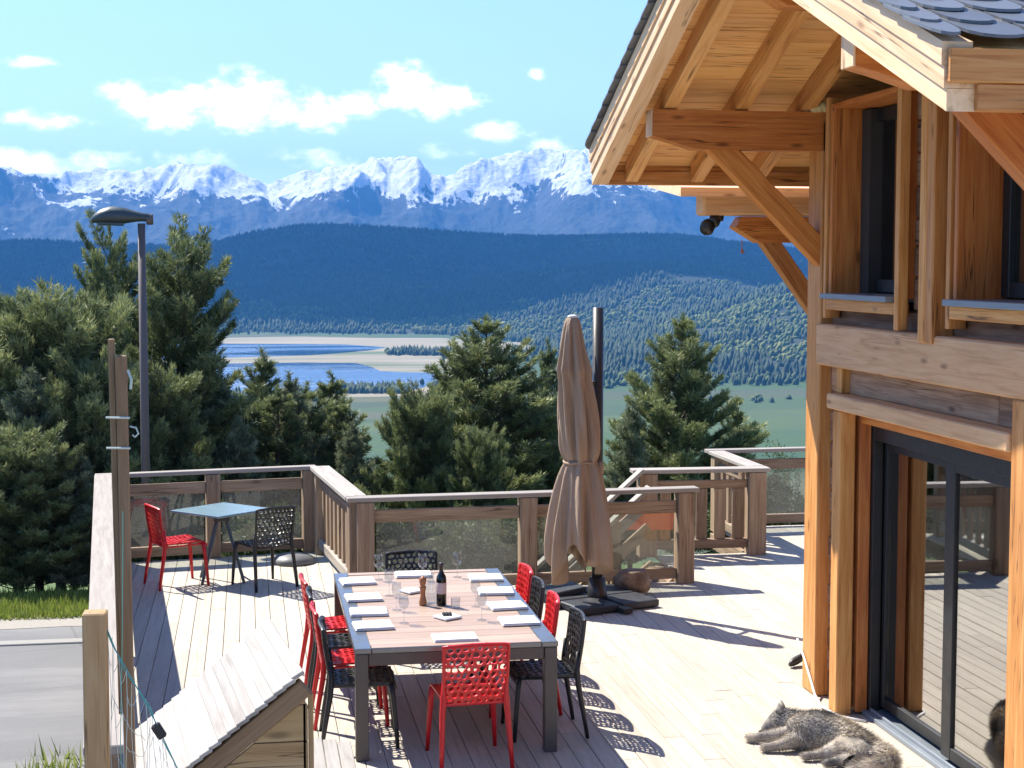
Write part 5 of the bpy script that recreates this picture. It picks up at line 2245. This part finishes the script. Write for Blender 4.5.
pine('cone', 684, 316, 26.5, 'conical pine right of the parasol mast', 1.12, .6)
pine('grey', 632, 402, 25.2, 'small grey pine at the left foot of the pine right of the parasol', .9)
pine('slim', 735, 405, 28.0, 'small slim pine at the right foot of the pine right of the parasol', 1.2)
pine('bush', 480, 440, 22.6, 'low light green pine behind the middle glass panel', .7)


def make_shrub(label, px, top, Y, w, n=2600, leaf=.05):
    p = on_y(px, 264, Y)
    zb = ground_z(p.x, Y)
    h = on_y(px, top, Y).z - zb
    t = thing('shrub', label, 'shrub', (p.x, Y, zb), 0, 'shrubs on the slope below the railings')
    lobes = [(random.uniform(-.55, .55) * w, random.uniform(-.4, .4) * w, random.uniform(.3, .78) * h, random.uniform(.25, .45)) for _ in range(9)]
    C = np.array([l[:3] for l in lobes])
    Rr = np.array([l[3] for l in lobes])
    k = rng.integers(0, 9, n)
    u = rng.normal(0, 1, (n, 3))
    u /= np.linalg.norm(u, axis=1)[:, None]
    P = C[k] + u * (Rr[k] * rng.uniform(.45, 1.05, n) ** .6)[:, None] * np.array([w * .75, w * .75, h * .75])
    P[:, 2] = np.maximum(P[:, 2], .05)
    d = u + rng.normal(0, .6, (n, 3)) + np.array([0, 0, .5])
    d /= np.linalg.norm(d, axis=1)[:, None]
    V, F = needles(P, d, 3, leaf * 1.6, leaf * .62, .7)
    rv = np.clip(np.repeat(rng.normal(.45, .2, n), 3), 0, 1)
    fast_mesh('foliage', V, F, M['leaves'], rv, t)
    mb = MB()
    for c in C:
        mb.tube([(0, 0, 0), (c[0] * .4, c[1] * .4, c[2] * .5), tuple(c)], [.03, .02, .008], 6)
    mb.build('stem', M['bark']).parent = t


make_shrub('olive green shrub behind the left half of the middle glass panel', 400, 505, 19.2, 1.0)
make_shrub('olive green shrub behind the right half of the middle glass panel', 480, 500, 19.0, 1.0)
make_shrub('leafy shrub behind the stair top left of the parasol', 545, 508, 20.0, .9)
make_shrub('round dark shrub behind the rear railing by the chalet corner', 790, 478, 25.0, .9)
make_shrub('shrub behind the small folding table, seen through the glass', 230, 505, 20.0, 1.1)
make_shrub('dark shrub behind the glass panel left of the folding table', 165, 500, 20.5, 1.1)
make_shrub('lone dark round shrub in the green field right of the conical pine', 786, 434, 90.0, 1.6, 1800, .10)
make_shrub('shrub on the slope right of the stair railing', 745, 500, 21.5, .8)


def blades(name, n, fx, label, hmin, hmax):
    P = np.array([fx() for _ in range(n)])
    d = np.concatenate([rng.normal(0, .35, (n, 2)), np.ones((n, 1))], 1)
    d /= np.linalg.norm(d, axis=1)[:, None]
    h = rng.uniform(hmin, hmax, n)
    a = rng.uniform(0, 6.28, n)
    s = np.stack([np.cos(a), np.sin(a), np.zeros(n)], 1)
    w = rng.uniform(.006, .014, n)[:, None]
    V = np.stack([P - s * w, P + s * w, P + d * h[:, None]], 1).reshape(-1, 3)
    o = fast_mesh(name, V, np.arange(n * 3).reshape(-1, 3), M['grass'], np.clip(rng.normal(.5, .25, n), 0, 1))
    tag(o, label, 'grass', kind='stuff')


def verge():
    x = random.uniform(-6.5, -1.4)
    y = 18.15 + abs(random.gauss(0, .8))
    return (x, y, ground_z(x, y) - .01)


def tuft():
    a = random.uniform(0, 6.28)
    r = abs(random.gauss(0, .2))
    k = random.choice([(-1.42, 11.3), (-1.32, 10.5), (-1.25, 9.6), (-1.5, 12.2), (-1.18, 8.8)])
    return (k[0] + r * math.cos(a) * .8, k[1] + r * math.sin(a) * 2., -.695)


blades('grass', 16000, verge, 'bright green grass verge beyond the road', .05, .15)
blades('grass', 2600, tuft, 'grass tufts at the foot of the terrace by the road', .08, .24)
